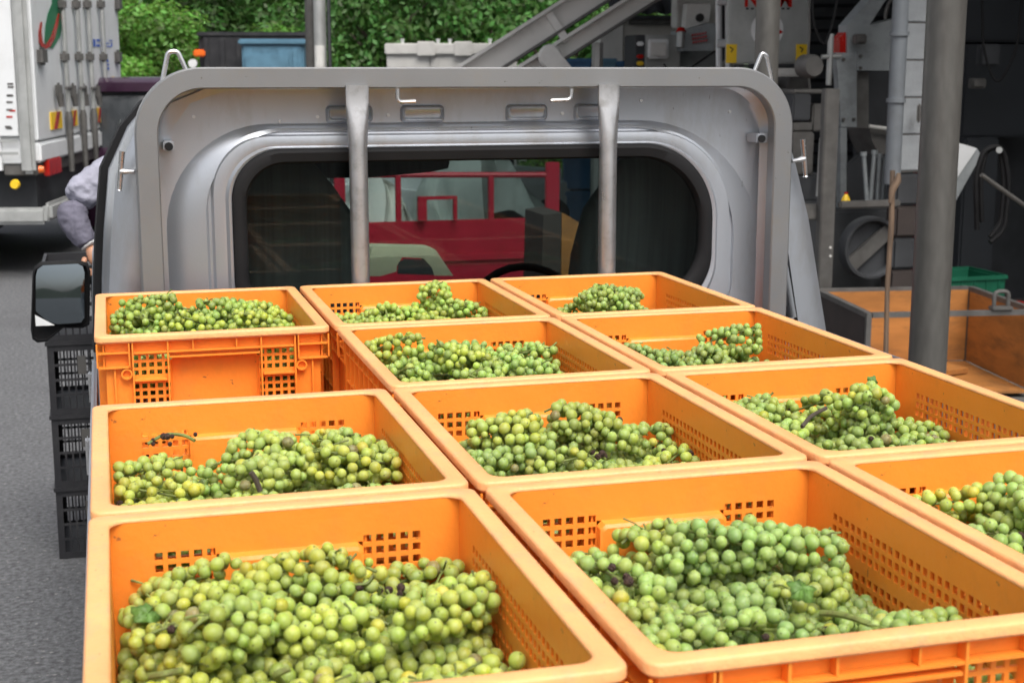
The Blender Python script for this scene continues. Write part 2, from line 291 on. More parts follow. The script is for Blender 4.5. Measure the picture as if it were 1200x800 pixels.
def tree(u, d, sc, bright, label, zoff=0, sz=1.0):
    p = D(u, 79, d); t = thing('leafy_tree', label, 'tree', (p.x, p.y, zoff), rnd.uniform(0, 6), 'green trees on the slope behind the yard')
    me = (crownsL if bright else crownsD)[rnd.randrange(2 if bright else 3)]
    c = link(bpy.data.objects.new('crown', me), t); c.scale = (sc, sc, sc*sz); c.location = (0, 0, .1)
    mb = MB(); mb.tube([(0, 0, -.4), (.1, 0, 1.2*sc), (0, .1, 2.6*sc*sz)], [.16, .12, .05], 8)
    for k in range(4):
        a = k*1.6; mb.tube([(.08, 0, (.9+k*.3)*sc), (math.cos(a)*.7*sc, math.sin(a)*.7*sc, (1.6+k*.35)*sc*sz), (math.cos(a)*1.3*sc, math.sin(a)*1.3*sc, (2.1+k*.3)*sc*sz)], [.07, .05, .02], 6)
    mb.build('trunk', M['bark'], t); return t
T = [(120, 27, .62, 1, 'low bright green shrub right behind the white lorry doors', 0, .8), (165, 30, .75, 1, 'bright green tree above the purple car', 0, .9), (205, 31, .8, 1, 'bright green bushy tree left of the black truck', 0, .95),
     (250, 35, 1.0, 0, 'dark tree rising above the left end of the black truck', 0, 1), (305, 36, 1.0, 0, 'dark green tree directly above the pale blue box of the black truck', 0, 1), (350, 33, .8, 1, 'green tree between the black truck and the twin utility poles', 0, .8),
     (415, 24, .62, 1, 'rounded light green bush right of the utility poles', 0, .62), (455, 34, 1.0, 0, 'dark tree behind the left end of the pale grey tank', 0, 1.1), (500, 36, 1.1, 0, 'dark tree behind the middle of the pale grey tank', 0, 1.1),
     (480, 27, .42, 1, 'small bright bush peeking over the left half of the pale grey tank', 0, .75), (568, 27, .40, 1, 'small bright bush above the right end of the pale grey tank', 0, .85), (560, 37, 1.1, 0, 'dark tree seen left of the conveyor beams', 0, 1.1), (610, 35, 1.0, 0, 'dark tree seen between the two conveyor beams', 0, 1.1),
     (660, 31, .9, 0, 'dark green tree under the upper end of the conveyor', 0, 1), (640, 23, .42, 1, 'small bright green shrub under the conveyor beside the blue crates', 0, .7), (690, 24, .4, 1, 'small bright green shrub directly above the blue crates', 0, .75), (735, 36, 1.1, 0, 'dark tree beyond the pale shed roof', 0, 1.1),
     (60, 36, 1.1, 0, 'tree mostly hidden behind the white lorry', 0, 1.1)]
for a in T: tree(*a)
for k, (u, d, s_, z) in enumerate([(150, 44, 1.3, 1.5), (230, 42, 1.2, 1.2), (300, 45, 1.3, 1.6), (390, 44, 1.3, 1.6), (470, 43, 1.3, 1.4), (540, 45, 1.3, 1.6), (620, 44, 1.3, 1.4), (700, 45, 1.3, 1.6)]):
    tg = tree(u, d, s_, k in (0, 1), 'tall rear tree higher on the wooded slope, '+('beyond the white lorry edge', 'above the orange lamp of the black truck', 'beyond the pale blue box', 'beyond the rounded light bush', 'beyond the left of the tank', 'beyond the right of the tank', 'beyond the conveyor beams', 'beyond the blue crates')[k], z, 1.2); tg['group'] = 'rear row of trees on the wooded slope'
# ================================================================== TRUCK (the one carrying the load)
RIM = 1.30
truck = thing('flatbed_truck', 'silver light truck seen from behind, its flat bed loaded with orange grape crates', 'truck')
XC = .94
# --- rear cab panel with pressed surround of the window
Lp = [(.110, 1.670, 1.772, .72, .14, .14, .085), (.122, 1.658, 1.758, .73, .13, .13, .135), (.145, 1.635, 1.735, .75, .115, .115, .152), (.158, 1.622, 1.722, .78, .105, .105, .155),
      (.160, 1.645, 1.657, .90, .24, .34, .155), (.166, 1.630, 1.652, .93, .235, .33, .150), (.205, 1.585, 1.647, 1.02, .22, .31, .134), (.248, 1.560, 1.641, 1.12, .19, .285, .128),
      (.254, 1.556, 1.637, 1.13, .185, .28, .134), (.260, 1.549, 1.633, 1.14, .18, .275, .133), (.266, 1.545, 1.629, 1.15, .178, .272, .1235), (.284, 1.528, 1.617, 1.19, .17, .26, .121), (.292, 1.512, 1.607, 1.215, .162, .245, .122), (.299, 1.505, 1.603, 1.22, .16, .24, .116), (.306, 1.497, 1.600, 1.232, .155, .235, .118), (.310, 1.492, 1.597, 1.236, .15, .23, .135)]
Lp[3] = (.158, 1.645, 1.722, .85, .12, .15, .155)
def lp(t):
    l, r, tp, b, rl, rr_, y = t
    if l > .25: rl, rr_, b = rl*.74, rr_*.80, b-.05
    return rrect(l, r, tp, b, rl, rr_, y, rb=(min(.12, rl), min(.14, rr_)), n=14)
mb = MB(); mb.loft([lp(t) for t in Lp]); mb.build('rear_panel', M['silver'], truck, ang=21)
g0 = lp((.308, 1.494, 1.599, 1.235, .152, .232, .113)); g1 = lp((.318, 1.484, 1.592, 1.243, .145, .225, .106)); g2 = lp((.334, 1.468, 1.572, 1.262, .13, .21, .110)); g3 = lp((.340, 1.462, 1.567, 1.268, .125, .205, .122)); g4 = lp((.340, 1.462, 1.567, 1.268, .125, .205, .14)); g5 = lp((.308, 1.494, 1.599, 1.235, .152, .232, .14))
win = MB().loft([g0, g1, g2, g3, g4, g5, g0]).build('rear_window', M['rubber'], truck, ang=50)
MB().prism(lp((.338, 1.464, 1.569, 1.266, .127, .207, .124)), (0, .004, 0)).build('glass', M['glass'], win, smooth=False)
# pressed slots above the window
for x0, x1 in ((.531, .643), (.708, .815), (.966, 1.071), (1.138, 1.242)):
    mb = MB(); q = [(x0, x1, 1.698, 1.656, .011, .1565), (x0+.003, x1-.003, 1.696, 1.661, .010, .142), (x0+.006, x1-.006, 1.693, 1.664, .009, .140), (x0+.010, x1-.010, 1.687, 1.668, .007, .150)]
    mb.loft([rrect(a, b, c, d, r_, r_, y, n=5) for a, b, c, d, r_, y in q], cap1=True); mb.build('pressed_slot', M['silver'], truck, ang=60)
# plugs / screws on the panel
for u, v in ((227, 137), (328, 142), (455, 135), (659, 133), (855, 131), (751, 118), (372, 137)):
    p = Y(u, v, .154); MB().tube([p+Vector((0, .002, 0)), p-Vector((0, .003, 0))], .004, 8).build('screw', M['zinc'], truck)
for (u, v, s_) in ((197, 171, 1), (886, 162, -1)):
    p = Y(u, v, .12); br = MB().box((p.x-.012, .09, p.z-.010), (p.x+.012, .152, p.z+.012), None, .003); 
    if s_ < 0: br.box((p.x, .10, p.z-.012), (p.x+.045, .108, p.z+.014), None, .002)
    b_ = br.build('stay_bracket', M['silver'], truck); MB().tube([(p.x, .089, p.z), (p.x, .084, p.z)], .0095, 14).build('bolt', M['rubber'], b_)
# --- guard frame: arched channel
GL, GR, GT, GW, GRd = .097, 1.682, 1.785, .050, .150
def arch(inset, y, zb=.70):
    n = 14; l, r, t, rad = GL+inset, GR-inset, GT-inset*.94, max(GRd-inset, .02); out = [(l, y, zb), (l, y, 1.2)]
    for i in range(n+1): a = R(180-90*i/n); out.append((l+rad+rad*math.cos(a), y, t-rad+rad*math.sin(a)))
    for i in range(n+1): a = R(90-90*i/n); out.append((r-rad+rad*math.cos(a), y, t-rad+rad*math.sin(a)))
    return out+[(r, y, 1.2), (r, y, zb)]
sec = [(0, .135), (0, .0635), (.0035, .060), (GW-.003, .060), (GW, .063), (GW, .098), (GW-.003, .098), (GW-.003, .067), (GW-.006, .064), (.006, .064), (.003, .067), (.003, .135)]
guard = MB().loft([arch(a, b) for a, b in sec]+[arch(0, .135)], closed=False).build('guard_frame', M['guard'], truck, ang=22)
for x0, x1, xt0, xt1 in ((.566, .612, .560, .614), (1.172, 1.214, 1.162, 1.216)):
    xm = (x0+x1)/2; mb = MB(); n = 16; loops = []
    for z, wx, wy in ((1.745, (xt1-xt0)/2, .006), (1.706, (xt1-xt0)/2, .006), (1.69, (xt1-xt0)/2-.001, .009), (1.64, .0235, .017), (1.60, .0215, .0205), (.72, .0215, .0215)):
        loops.append([(xm+wx*math.copysign(abs(math.cos(2*math.pi*k/n))**(.5 if wy < .01 else 1), math.cos(2*math.pi*k/n)), .052+wy*math.copysign(abs(math.sin(2*math.pi*k/n))**(.5 if wy < .01 else 1), math.sin(2*math.pi*k/n)), z) for k in range(n)])
    mb.loft(loops, cap0=True, cap1=True).build('guard_post', M['post'], guard, ang=50)
for s_, us in ((1, ((466, 104), (466, 120), (487, 119))), (-1, ((670, 104), (669, 117), (645, 118)))):
    p = [Y(u, v, .058) for u, v in us]; MB().tube(arc(p, r=.012), .0052, 10).build('rope_hook', M['zinc'], guard)
for us in (((190, 97), (197, 61), (208, 60), (219, 84)), ((884, 84), (893, 62), (899, 66), (905, 96))):
    p = [Y(u, v, .085) for u, v in us]; MB().tube(arc(p, r=.012), .0055, 10).build('rope_loop', M['zinc'], guard)
for (u0, v0, u1, v1, u2, v2) in ((143, 180, 140, 222, 158, 201), (941, 166, 944, 206, 928, 189)):
    a, b, c = Y(u0, v0, .11), Y(u1, v1, .11), Y(u2, v2, .10)
    mb = MB(); mb.tube([a+(a-b)*.06, a, b, b+(b-a)*.03], [.0075, .0065, .0055, .0075], 10); m_ = a.lerp(b, .5); mb.tube([m_, m_.lerp(c, .3), m_.lerp(c, .5), c], [.0075, .007, .005, .005], 8)
    mb.build('rope_cleat', M['zinc'], guard)
# --- cab shell
def cab_loop(y, k=1.0, top=1.765, zb=.42):
    prof = [(.935, zb), (.94, .9), (.938, 1.10), (.928, 1.284), (.918, 1.40), (.900, 1.547), (.852, 1.645), (.80, 1.705), (.72, min(1.742, top-.02)), (.60, top-.008), (.3, top), (0, top)]
    ra = [.925, .93, .925, .885, .86, .815, .775, .75, .70, .58, .3, 0]
    pts = [(XC-a*k, y, z) for a, z in prof]+[(XC+b*k, y, z) for (a, z), b in list(zip(prof, ra))[-2::-1]]; return pts
inner = lambda y, k, top: [(x+(.03 if x < XC else -.03 if x > XC else 0), yy, z-(.03 if z > 1.6 else 0)) for x, yy, z in cab_loop(y, k, top)]
mb = MB()  # rear corner pillars + roof shell
mb.loft([cab_loop(.152, .895, 1.750), cab_loop(.148, .95, 1.756), cab_loop(.165, .985, 1.763), cab_loop(.22, .998), cab_loop(.36, 1.003)], closed=False)
mb.build('cab_rear_shell', M['silver'], truck, ang=40)
def strip(prof_idx0, prof_idx1, ys, ks, name, m, thick=.03):
    mb = MB(); A = []; 
    for y, k, top in ys: A.append(cab_loop(y, k, top)[prof_idx0:prof_idx1])
    B = [[(x+(XC-x)*.03, y, z-(.02 if z > 1.6 else 0)) for x, y, z in l] for l in A]
    mb.loft(A, closed=False); mb.loft(B, closed=False)
    mb.loft([A[0], B[0]], closed=False); mb.loft([A[-1], B[-1]], closed=False)
    mb.loft([[l[0] for l in A], [l[0] for l in B]], closed=False); mb.loft([[l[-1] for l in A], [l[-1] for l in B]], closed=False)
    return mb.build(name, m, truck, ang=40)
strip(6, 17, [(.365, 1.003, 1.765), (.7, 1.0, 1.765), (1.0, .985, 1.75), (1.1, .97, 1.72)], None, 'cab_roof', M['silver'])
for side in (0, 1):
    i0, i1 = (0, 4) if side == 0 else (19, 23)
    dr = strip(i0, i1, [(.42, 1.022, 1.765), (.9, 1.03, 1.765), (1.4, 1.02, 1.765), (1.55, .99, 1.76)], None, 'cab_door', M['silver'])
    # black sash round the door window
    l = [cab_loop(y, k) for y, k in (((.375, 1.022), (.44, 1.026)) if side == 0 else ((.375, 1.006), (.44, 1.01)))]; a, b = (2, 9) if side == 0 else (14, 21)
    mb = MB(); A = [q[a:b] for q in l]; Bq = [[(x+(XC-x)*.035, y, z) for x, y, z in q] for q in A]; mb.loft([A[0], A[1], Bq[1], Bq[0], A[0]], closed=False); mb.build('window_sash', M['rubber'] if side == 0 else M['silver'], dr)
    # A pillar
    sx = -1 if side == 0 else 1
    mb = MB(); mb.tube([(XC+sx*.92, 1.5, 1.06), (XC+sx*.88, 1.32, 1.35), (XC+sx*.74, 1.08, 1.68)], [.035, .032, .02], 8); mb.build('front_pillar', M['silver'], truck)
    mb = MB(); pq = [(XC+sx*.945, .44, 1.10), (XC+sx*.945, 1.45, 1.10), (XC+sx*.90, 1.2, 1.50), (XC+sx*.865, 1.08, 1.64), (XC+sx*.865, .44, 1.64)]; mb.prism(pq, (.004, 0, 0)); mb.build('glass', M['glass'], dr, smooth=False)
box('cab_front', (XC-.88, 1.5, .45), (XC+.88, 1.58, 1.06), M['silver'], truck, .03)
box('cab_floor', (XC-.88, .2, .62), (XC+.88, 1.5, .68), M['dark'], truck)
box('lower_rear_wall', (.17, .18, .45), (1.64, .21, 1.15), M['dark'], truck)
mb = MB(); mb.prism([(XC-.9, 1.50, 1.06), (XC+.9, 1.50, 1.06), (XC+.79, 1.08, 1.70), (XC-.79, 1.08, 1.70)], (0, -.004, .002)); mb.build('windscreen', M['glass'], truck, smooth=False)
dash = box('dashboard', (XC-.88, 1.12, .72), (XC+.88, 1.5, 1.055), M['blackp'], truck, .04)
def seat(cx):
    st = MB().box((cx-.26, .42, .70), (cx+.26, .95, .86), None, .05).build('seat', M['seat'], truck)
    l = []
    for z, wd, y, dd in ((.84, .25, .44, .13), (1.1, .26, .40, .13), (1.30, .25, .36, .12), (1.42, .225, .34, .11), (1.50, .17, .33, .09), (1.555, .125, .33, .07), (1.575, .07, .33, .04)):
        n = 20; l.append([(cx+wd*math.copysign(abs(math.cos(2*math.pi*k/n))**.45, math.cos(2*math.pi*k/n)), y+dd/2*math.copysign(abs(math.sin(2*math.pi*k/n))**.6, math.sin(2*math.pi*k/n)), z) for k in range(n)])
    MB().loft(l, cap0=True, cap1=True).build('seat_back', M['seat'], st, ang=60)
seat(.40); seat(1.455)
# sun visor, steering wheel
p0, p1 = Y(432, 187, .98), Y(527, 187, .98); vz = Y(432, 208, .98).z
MB().prism([(p0.x-.25, .98, p0.z+.01), (p1.x-.01, .98, p0.z+.01), (p1.x, .98, p0.z-.01), (p1.x-.005, .98, p0.z-.03), (p1.x-.06, .98, vz+.012), (p0.x, .98, vz), (p0.x-.25, .98, vz)], (0, .02, 0)).build('sun_visor', M['seat'], truck)
wc = Y(620, 378, .98); mb = MB(); n = 28
rgm = Matrix.Rotation(R(62), 3, 'X'); mb.tube([wc+rgm @ Vector((.185*math.cos(2*math.pi*k/n), .185*math.sin(2*math.pi*k/n), 0)) for k in range(n+1)], .013, 8, cap=False)
for a in (30, 150, 270): mb.tube([wc, wc+rgm @ Vector((.18*math.cos(R(a)), .18*math.sin(R(a)), 0))], .012, 6)
mb.tube([wc, wc+Vector((0, .28, -.3))], .03, 8); mb.build('steering_wheel', M['rubber'], truck)
# --- door mirror
ma = MB(); mc = [Y(u, v, 1.25) for u, v in ((38, 306), (104, 306), (104, 392), (38, 401))]
pts = [(38, 322), (40, 313), (48, 307), (92, 305), (103, 308), (106, 318), (105, 380), (97, 384), (74, 384), (64, 392), (54, 400), (44, 401), (38, 397), (36, 385)]
out = [Y(u, v, 1.25) for u, v in pts]; cen = sum(out, Vector())/len(out)
ma.loft([[p+Vector((0, .004, 0)) for p in out], [cen+(p-cen)*1.0+Vector((0, -.006, 0)) for p in out], [cen+(p-cen)*.94+Vector((0, -.012, 0)) for p in out], [cen+(p-cen)*.93+Vector((0, .010, 0)) for p in out]], cap1=True)
ma.loft([[p+Vector((0, .004, 0)) for p in out], [cen+(p-cen)*.97+Vector((0, .04, 0)) for p in out], [cen+(p-cen)*.75+Vector((0, .075, 0)) for p in out]], cap1=True)
ma.tube(arc([Y(100, 330, 1.27), (.0, 1.30, 1.16), (.03, 1.32, 1.10)], r=.03), .012, 8)
mir = ma.build('door_mirror', M['rubber'], truck, ang=40)
gp = [Y(u, v, 1.245) for u, v in ((42, 324), (44, 315), (50, 311), (91, 309), (97, 312), (99, 319), (99, 371), (95, 377), (67, 379), (56, 376), (42, 364))]
gc_ = sum(gp, Vector())/len(gp); n_ = 8; dense = []
for a_, b_ in zip(gp, gp[1:]+gp[:1]): dense += [a_.lerp(b_, k/4) for k in range(4)]
def dome(p): d_ = p-gc_; return Vector((p.x, p.y+.085*d_.z-.05*d_.x+.55*(d_.x**2+d_.z**2)-.010, p.z))
MB().loft([[dome(gc_+(p-gc_)*t_) for p in dense] for t_ in (.02, .2, .4, .6, .8, .95, 1.0)], cap0=True).build('mirror_glass', M['mirror'], mir, ang=60)
gp = [Y(u, v, 1.232) for u, v in ((41, 369), (64, 381), (42, 382))]; MB().prism(gp, (0, .003, 0)).build('reflector', M['whitep'], mir, smooth=False)
# --- bed
box('bed_floor', (-.03, -2.72, .64), (1.72, .13, .69), M['guard'], truck)
def gate(x0, x1, name):
    g = MB().box((x0, -2.70, .66), (x1, .045, 1.150), None, .008)
    for k in range(7): g.box((x0-.001 if x0 < 0 else x1, -2.6+k*.4, .70), (x0 if x0 < 0 else x1+.008, -2.45+k*.4, 1.10))
    return g.build(name, M['silver'], truck)
gl = gate(-.0185, -.0075, 'side_gate'); gate(1.70, 1.722, 'side_gate')
box('tail_gate', (-.01, -2.72, .16), (1.69, -2.70, .635), M['silver'], truck, .006)
for k in range(2): box('gate_latch', (-.028, -.02-k*.6, 1.06), (-.0200, .01-k*.6, 1.13), M['zinc'], gl, .004)
box('chassis', (.45, -2.6, .40), (1.25, 1.3, .635), M['dark'], truck)
for x in (.12, 1.60):
    for y in (-1.9, 1.0):
        wh = MB().tube([(x-.09, y, .29), (x-.08, y, .29), (x+.08, y, .29), (x+.09, y, .29)], [.24, .29, .29, .24], 28).build('wheel', M['tyre'], truck); MB().tube([(x-.095, y, .29), (x+.095, y, .29)], .17, 20).build('rim', M['steel'], wh)
# carton on the dashboard
ct = thing('carton_box', 'pale cardboard carton with hand holes lying on the dashboard behind the rear window', 'carton')
P = lambda u, v, y=1.30: Y(u, v, y)
mb = MB(); fr = [P(435, 318), P(447, 297), P(450, 296), P(515, 297), P(522, 299), P(536, 326), P(514, 326), P(512, 316), P(505, 308), P(480, 307), P(472, 316), P(470, 322), P(450, 327), P(438, 327)]
lo = dash.matrix_world
for p in fr: p.z = max(p.z, 1.058)
for p in fr: p.y += (p.z-1.058)*1.1
mb.prism(fr, (0, .10, -.0)); mb.build('carton_body', M['carton'], ct, smooth=False)
hh_p = [P(470, 324, 1.305), P(474, 312, 1.305), P(482, 308, 1.305), P(504, 309, 1.305), P(512, 317, 1.305), P(513, 325, 1.305)]
for p in hh_p: p.z = max(p.z, 1.06); p.y += (p.z-1.058)*1.1-.012
MB().prism(hh_p, (0, .003, 0)).build('hand_hole', M['dark'], ct, smooth=False)
# ================================================================== CRATES
CW, CDp, GAP = .424, .532, .020
PX, PY, CH = CW+GAP*.0+.0199*1.0, CDp+.0199, .310
PX = CW+.0199; PY = CDp+.0199
CWo, CDo = CW+.012, CDp+.012      # rims nearly touch
def wall(mb, f, s_br, z_br, skip, t):
    """panel of cells with real openings; f(s, z, depth)->point"""
    ns, nz = len(s_br), len(z_br); vid = {}; vs_, fs = [], []
    def V(i, j, k):
        if (i, j, k) not in vid: vid[(i, j, k)] = len(vs_); vs_.append(f(s_br[i], z_br[j], t*k))
        return vid[(i, j, k)]
    solid = lambda i, j: 0 <= i < ns-1 and 0 <= j < nz-1 and not skip(i, j)
    for i in range(ns-1):
        for j in range(nz-1):
            if not solid(i, j): continue
            fs.append((V(i, j, 0), V(i+1, j, 0), V(i+1, j+1, 0), V(i, j+1, 0))); fs.append((V(i, j, 1), V(i, j+1, 1), V(i+1, j+1, 1), V(i+1, j, 1)))
            for (di, dj, a, b) in ((-1, 0, (i, j), (i, j+1)), (1, 0, (i+1, j), (i+1, j+1)), (0, -1, (i, j), (i+1, j)), (0, 1, (i, j+1), (i+1, j+1))):
                if not solid(i+di, j+dj): fs.append((V(*a, 0), V(*b, 0), V(*b, 1), V(*a, 1)))
    mb.add(vs_, fs)
def breaks(spans):     # spans of hole grids: (start, count, pitch, hole) -> break list and hole intervals
    br, holes = [], []
    for s0, n, p, h in spans:
        for k in range(n): br += [s0+k*p+(p-h)/2, s0+k*p+(p+h)/2]; holes.append((s0+k*p+(p-h)/2, s0+k*p+(p+h)/2))
    return br, holes
def make_crate():
    t = thing('grape_crate', 'crate', 'crate'); RW = .022; h = CH
    x0, x1, y0, y1 = -.0045, CW+.0045, -CDp-.0045, .0045     # rim outer
    def in_any(a, b, hs): m = (a+b)/2; return any(l < m < r for l, r in hs)
    body = MB(); ph, hh = .0142, .0090
    zrows = []; 
    for z0 in (.229, .175, .121, .067): zrows.append((z0, 3, ph, hh))
    zb, zh = breaks(zrows)
    ix0, ix1, iy0, iy1 = x0+RW, x1-RW, y0+RW, y1-RW          # inner faces
    rc = .018
    # short walls (front and back), with handle pocket
    W_ = ix1-ix0; sb, sh = breaks([(.043, 5, ph, hh), (W_-.043-5*ph, 5, ph, hh)]); p0, p1 = W_/2-.082, W_/2+.082
    sb = sorted(sb+[0, W_, p0, p1]); zz = sorted(zb+[.004, .118, .262, h-.0047]); zz = [z for z in zz]
    def skips(i, j):
        a, b = sb[i], sb[i+1]; c, d = zz[j], zz[j+1]
        if p0 <= (a+b)/2 <= p1: return .118 < (c+d)/2 < .262
        return in_any(a, b, sh) and in_any(c, d, zh)
    for (yy, sgn) in ((iy0, -1), (iy1, 1)):
        wall(body, lambda s, z, d, yy=yy, sgn=sgn: (ix0+s, yy+sgn*d, z), sb, zz, skips, .004)
        # handle pocket pushed into the crate
        q = lambda s, z, d: (ix0+s, yy-sgn*d, z)
        body.loft([[q(p0, .118, 0), q(p0, .256, 0), q(p0+.006, .262, 0), q(p1-.006, .262, 0), q(p1, .256, 0), q(p1, .118, 0)], [q(p0+.001, .119, .011), q(p0+.001, .254, .011), q(p0+.007, .260, .011), q(p1-.007, .260, .011), q(p1-.001, .254, .011), q(p1-.001, .119, .011)],
                   [q(p0+.004, .122, .014), q(p0+.004, .251, .014), q(p0+.009, .256, .014), q(p1-.009, .256, .014), q(p1-.004, .251, .014), q(p1-.004, .122, .014)]], cap1=True)
    L_ = iy1-iy0; nl = 26; sb2, sh2 = breaks([(L_/2-nl*ph/2, nl, ph, hh)]); sb2 = sorted(sb2+[-.0038, L_+.0038])
    zz2 = sorted(zb+[.0045, h-.0049])
    def skipl(i, j): return in_any(sb2[i], sb2[i+1], sh2) and in_any(zz2[j], zz2[j+1], zh)
    for (xx, sgn) in ((ix0, -1), (ix1, 1)):
        wall(body, lambda s, z, d, xx=xx, sgn=sgn: (xx+sgn*d, iy0+s, z), sb2, zz2, skipl, .004)
    body.box((ix0-.003, iy0-.003, .004), (ix1+.003, iy1+.003, .009))
    b = body.build('crate_body', M['crate'], t, ang=30)
    # rim: rounded ring
    def ring(o, z, rr_): # loop inset by o from the outer rim
        n = 6; pts = []; a0, a1, b0, b1 = x0+o, x1-o, y0+o, y1-o; r = max(rr_, .002)
        for cx, cy, s0 in ((a1-r, b1-r, 0), (a0+r, b1-r, 90), (a0+r, b0+r, 180), (a1-r, b0+r, 270)):
            for i in range(n+1): a = R(s0+90*i/n); pts.append((cx+r*math.cos(a), cy+r*math.sin(a), z))
        return pts
    RS = [(.0035, h-.012, .012), (.0, h-.011, .016), (.0, h-.003, .016), (.0012, h-.0008, .015), (.0035, h, .013), (RW-.004, h, .020), (RW-.001, h-.0008, .020), (RW, h-.0025, .020), (RW, h-.0042, .020), (RW-.0048, h-.0044, .018), (RW-.006, h-.014, .016), (.0035, h-.014, .012)]
    MB().loft([ring(*q) for q in RS]+[ring(*RS[0])]).build('crate_rim', M['crate_rim'], t, ang=50)
    # outside ribs and corner cuffs
    rb = MB()
    cz0 = h-.062
    for cx, sx in ((x0, 1), (x1, -1)):
        for cy, sy in ((y0, 1), (y1, -1)):
            a, b2 = cx+sx*.0022, cx+sx*.062; c, d = cy+sy*.0022, cy+sy*.075
            ye, xe = cy+sy*(RW-.0045), cx+sx*(RW-.0045)
            for zc in (h-.034,): rb.box((a+sx*.003, c+sy*.0005, zc), (b2-sx*.0026, ye, zc+.0025)); rb.box((a+sx*.0005, c+sy*.018, zc), (xe, d-sy*.0026, zc+.0025))
            rb.box((b2-sx*.0025, c, cz0+.0031), (b2, ye, h-.0145)); rb.box((a, d-sy*.0025, cz0+.0031), (xe, d, h-.0145)); rb.box((a, c, cz0+.0031), (a+sx*.0028, c+sy*.0028, h-.0145))
            for q_ in (.012,): rb.box((a+sx*q_, c+sy*.010, cz0+.0031), (a+sx*(q_+.0022), ye+sy*.004, h-.0145))   # cuff ribs
            rb.box((a+sx*.003, c+sy*.003, cz0), (b2, cy+sy*(RW-.0045), cz0+.003)); rb.box((a+sx*.003, cy+sy*RW, cz0), (cx+sx*(RW-.0045), d, cz0+.003))
    for cy, sy in ((y0, 1), (y1, -1)):
        ya, yb = cy+sy*.003, cy+sy*(RW-.0045)
        for s in (.045, W_/2-.086, W_/2+.086, W_-.045):
            rb.box((ix0+s-.0015, ya+sy*.0008, .006 if s not in () else h-.05), (ix0+s+.0015, yb, h-.0145))
        for z, e0, e1 in ((h-.0345, .045, W_-.045), (.2235, .045, W_/2-.087), (.2235, W_/2+.087, W_-.045), (.1695, .045, W_/2-.087), (.1695, W_/2+.087, W_-.045), (.115, W_/2-.085, W_/2+.085), (.2655, W_/2-.085, W_/2+.085), (.1155, .045, W_/2-.087), (.1155, W_/2+.087, W_-.045)):
            rb.box((ix0+e0+.002, ya+sy*.0015, z-.0015), (ix0+e1-.002, yb, z+.0015))
        for s in (.012, W_-.012): rb.box((ix0+s-.0015, ya+sy*.006, .01), (ix0+s+.0015, yb, cz0-.001))
        for s in (W_/2-.04, W_/2+.04): rb.box((ix0+s-.0012, ya+sy*.0025, h-.0325), (ix0+s+.0012, yb, h-.0145))
    for cx, sx in ((x0, 1), (x1, -1)):
        xa, xb = cx+sx*.003, cx+sx*(RW-.0045)
        for k in range(9):
            s = .06+k*(L_-.12)/8; rb.box((xa+sx*.0008, iy0+s-.0015, .006), (xb, iy0+s+.0015, h-.0145))
        for z in (h-.0345, .2235, .1695, .1155): rb.box((xa+sx*.0018, iy0+.062, z-.0015), (xb, iy1-.062, z+.0015))
    rb.build('outer_ribs', M['crate'], t, ang=30)
    # small screw bosses beside the grids
    for s in (.033, W_-.033):
        for yy, sg in ((y0+.006, 1),):
            mb = MB(); n = 14; c = Vector((ix0+s, yy, .2365)); rot = [Vector((math.cos(2*math.pi*k/n), 0, math.sin(2*math.pi*k/n))) for k in range(n)]
            mb.loft([[c+r_*.0105+Vector((0, .011, 0)) for r_ in rot], [c+r_*.0105 for r_ in rot], [c+r_*.0075 for r_ in rot], [c+r_*.0065+Vector((0, .008, 0)) for r_ in rot]], cap1=True); mb.build('screw_boss', M['crate'], t)
    return t
proto = make_crate()
NM = [['left', 'middle', 'right'], ['back', 'second', 'third', 'front']]
desc = {(0, 0): 'orange grape crate at the back left corner of the load, its pierced front side showing', (1, 0): 'orange grape crate right behind the left guard post under the rear window', (2, 0): 'emptiest orange grape crate at the back right, its few bunches heaped in the middle',
        (1, 1): 'orange grape crate, middle column, second from the cab, its ribbed left side showing', (2, 1): 'orange grape crate, right column, second from the cab, bare along its left wall',
        (0, 2): 'orange grape crate with a bare green stalk, just behind the nearest left crate', (1, 2): 'orange grape crate at the centre of the load, right behind the nearest middle crate', (2, 2): 'orange grape crate, right column, third from the cab, with a tall heap at right',
        (0, 3): 'large nearest orange grape crate at the bottom left with yellowish grapes', (1, 3): 'large nearest orange grape crate at the bottom centre, filled with pale green grapes', (2, 3): 'orange grape crate cut off by the lower right edge of the photo'}
def crate_pos(c, r, layer=1): return Vector((c*PX, -r*PY, RIM-CH-(0 if layer else .3005)))
crates = {}
first = True
cells = [(c, r) for r in range(4) for c in range(3)]
for (c, r) in cells:
    if (c, r) == (0, 1): continue
    o = proto if first else copy_tree(proto); first = False
    o.location = crate_pos(c, r)+Vector((rnd.uniform(-.0015, .0015), rnd.uniform(-.0015, .0015), 0)); o.rotation_euler.z = rnd.uniform(-.0025, .0025)
    tag(o, desc[(c, r)], 'crate', 'orange crates full of grapes in the upper layer'); crates[(c, r)] = o
for (c, r) in cells:
    o = copy_tree(proto); o.location = crate_pos(c, r, 0)
    tag(o, 'orange crate in the lower layer on the truck bed, hidden beneath the upper crates', 'crate', 'orange crates in the lower layer on the truck bed')
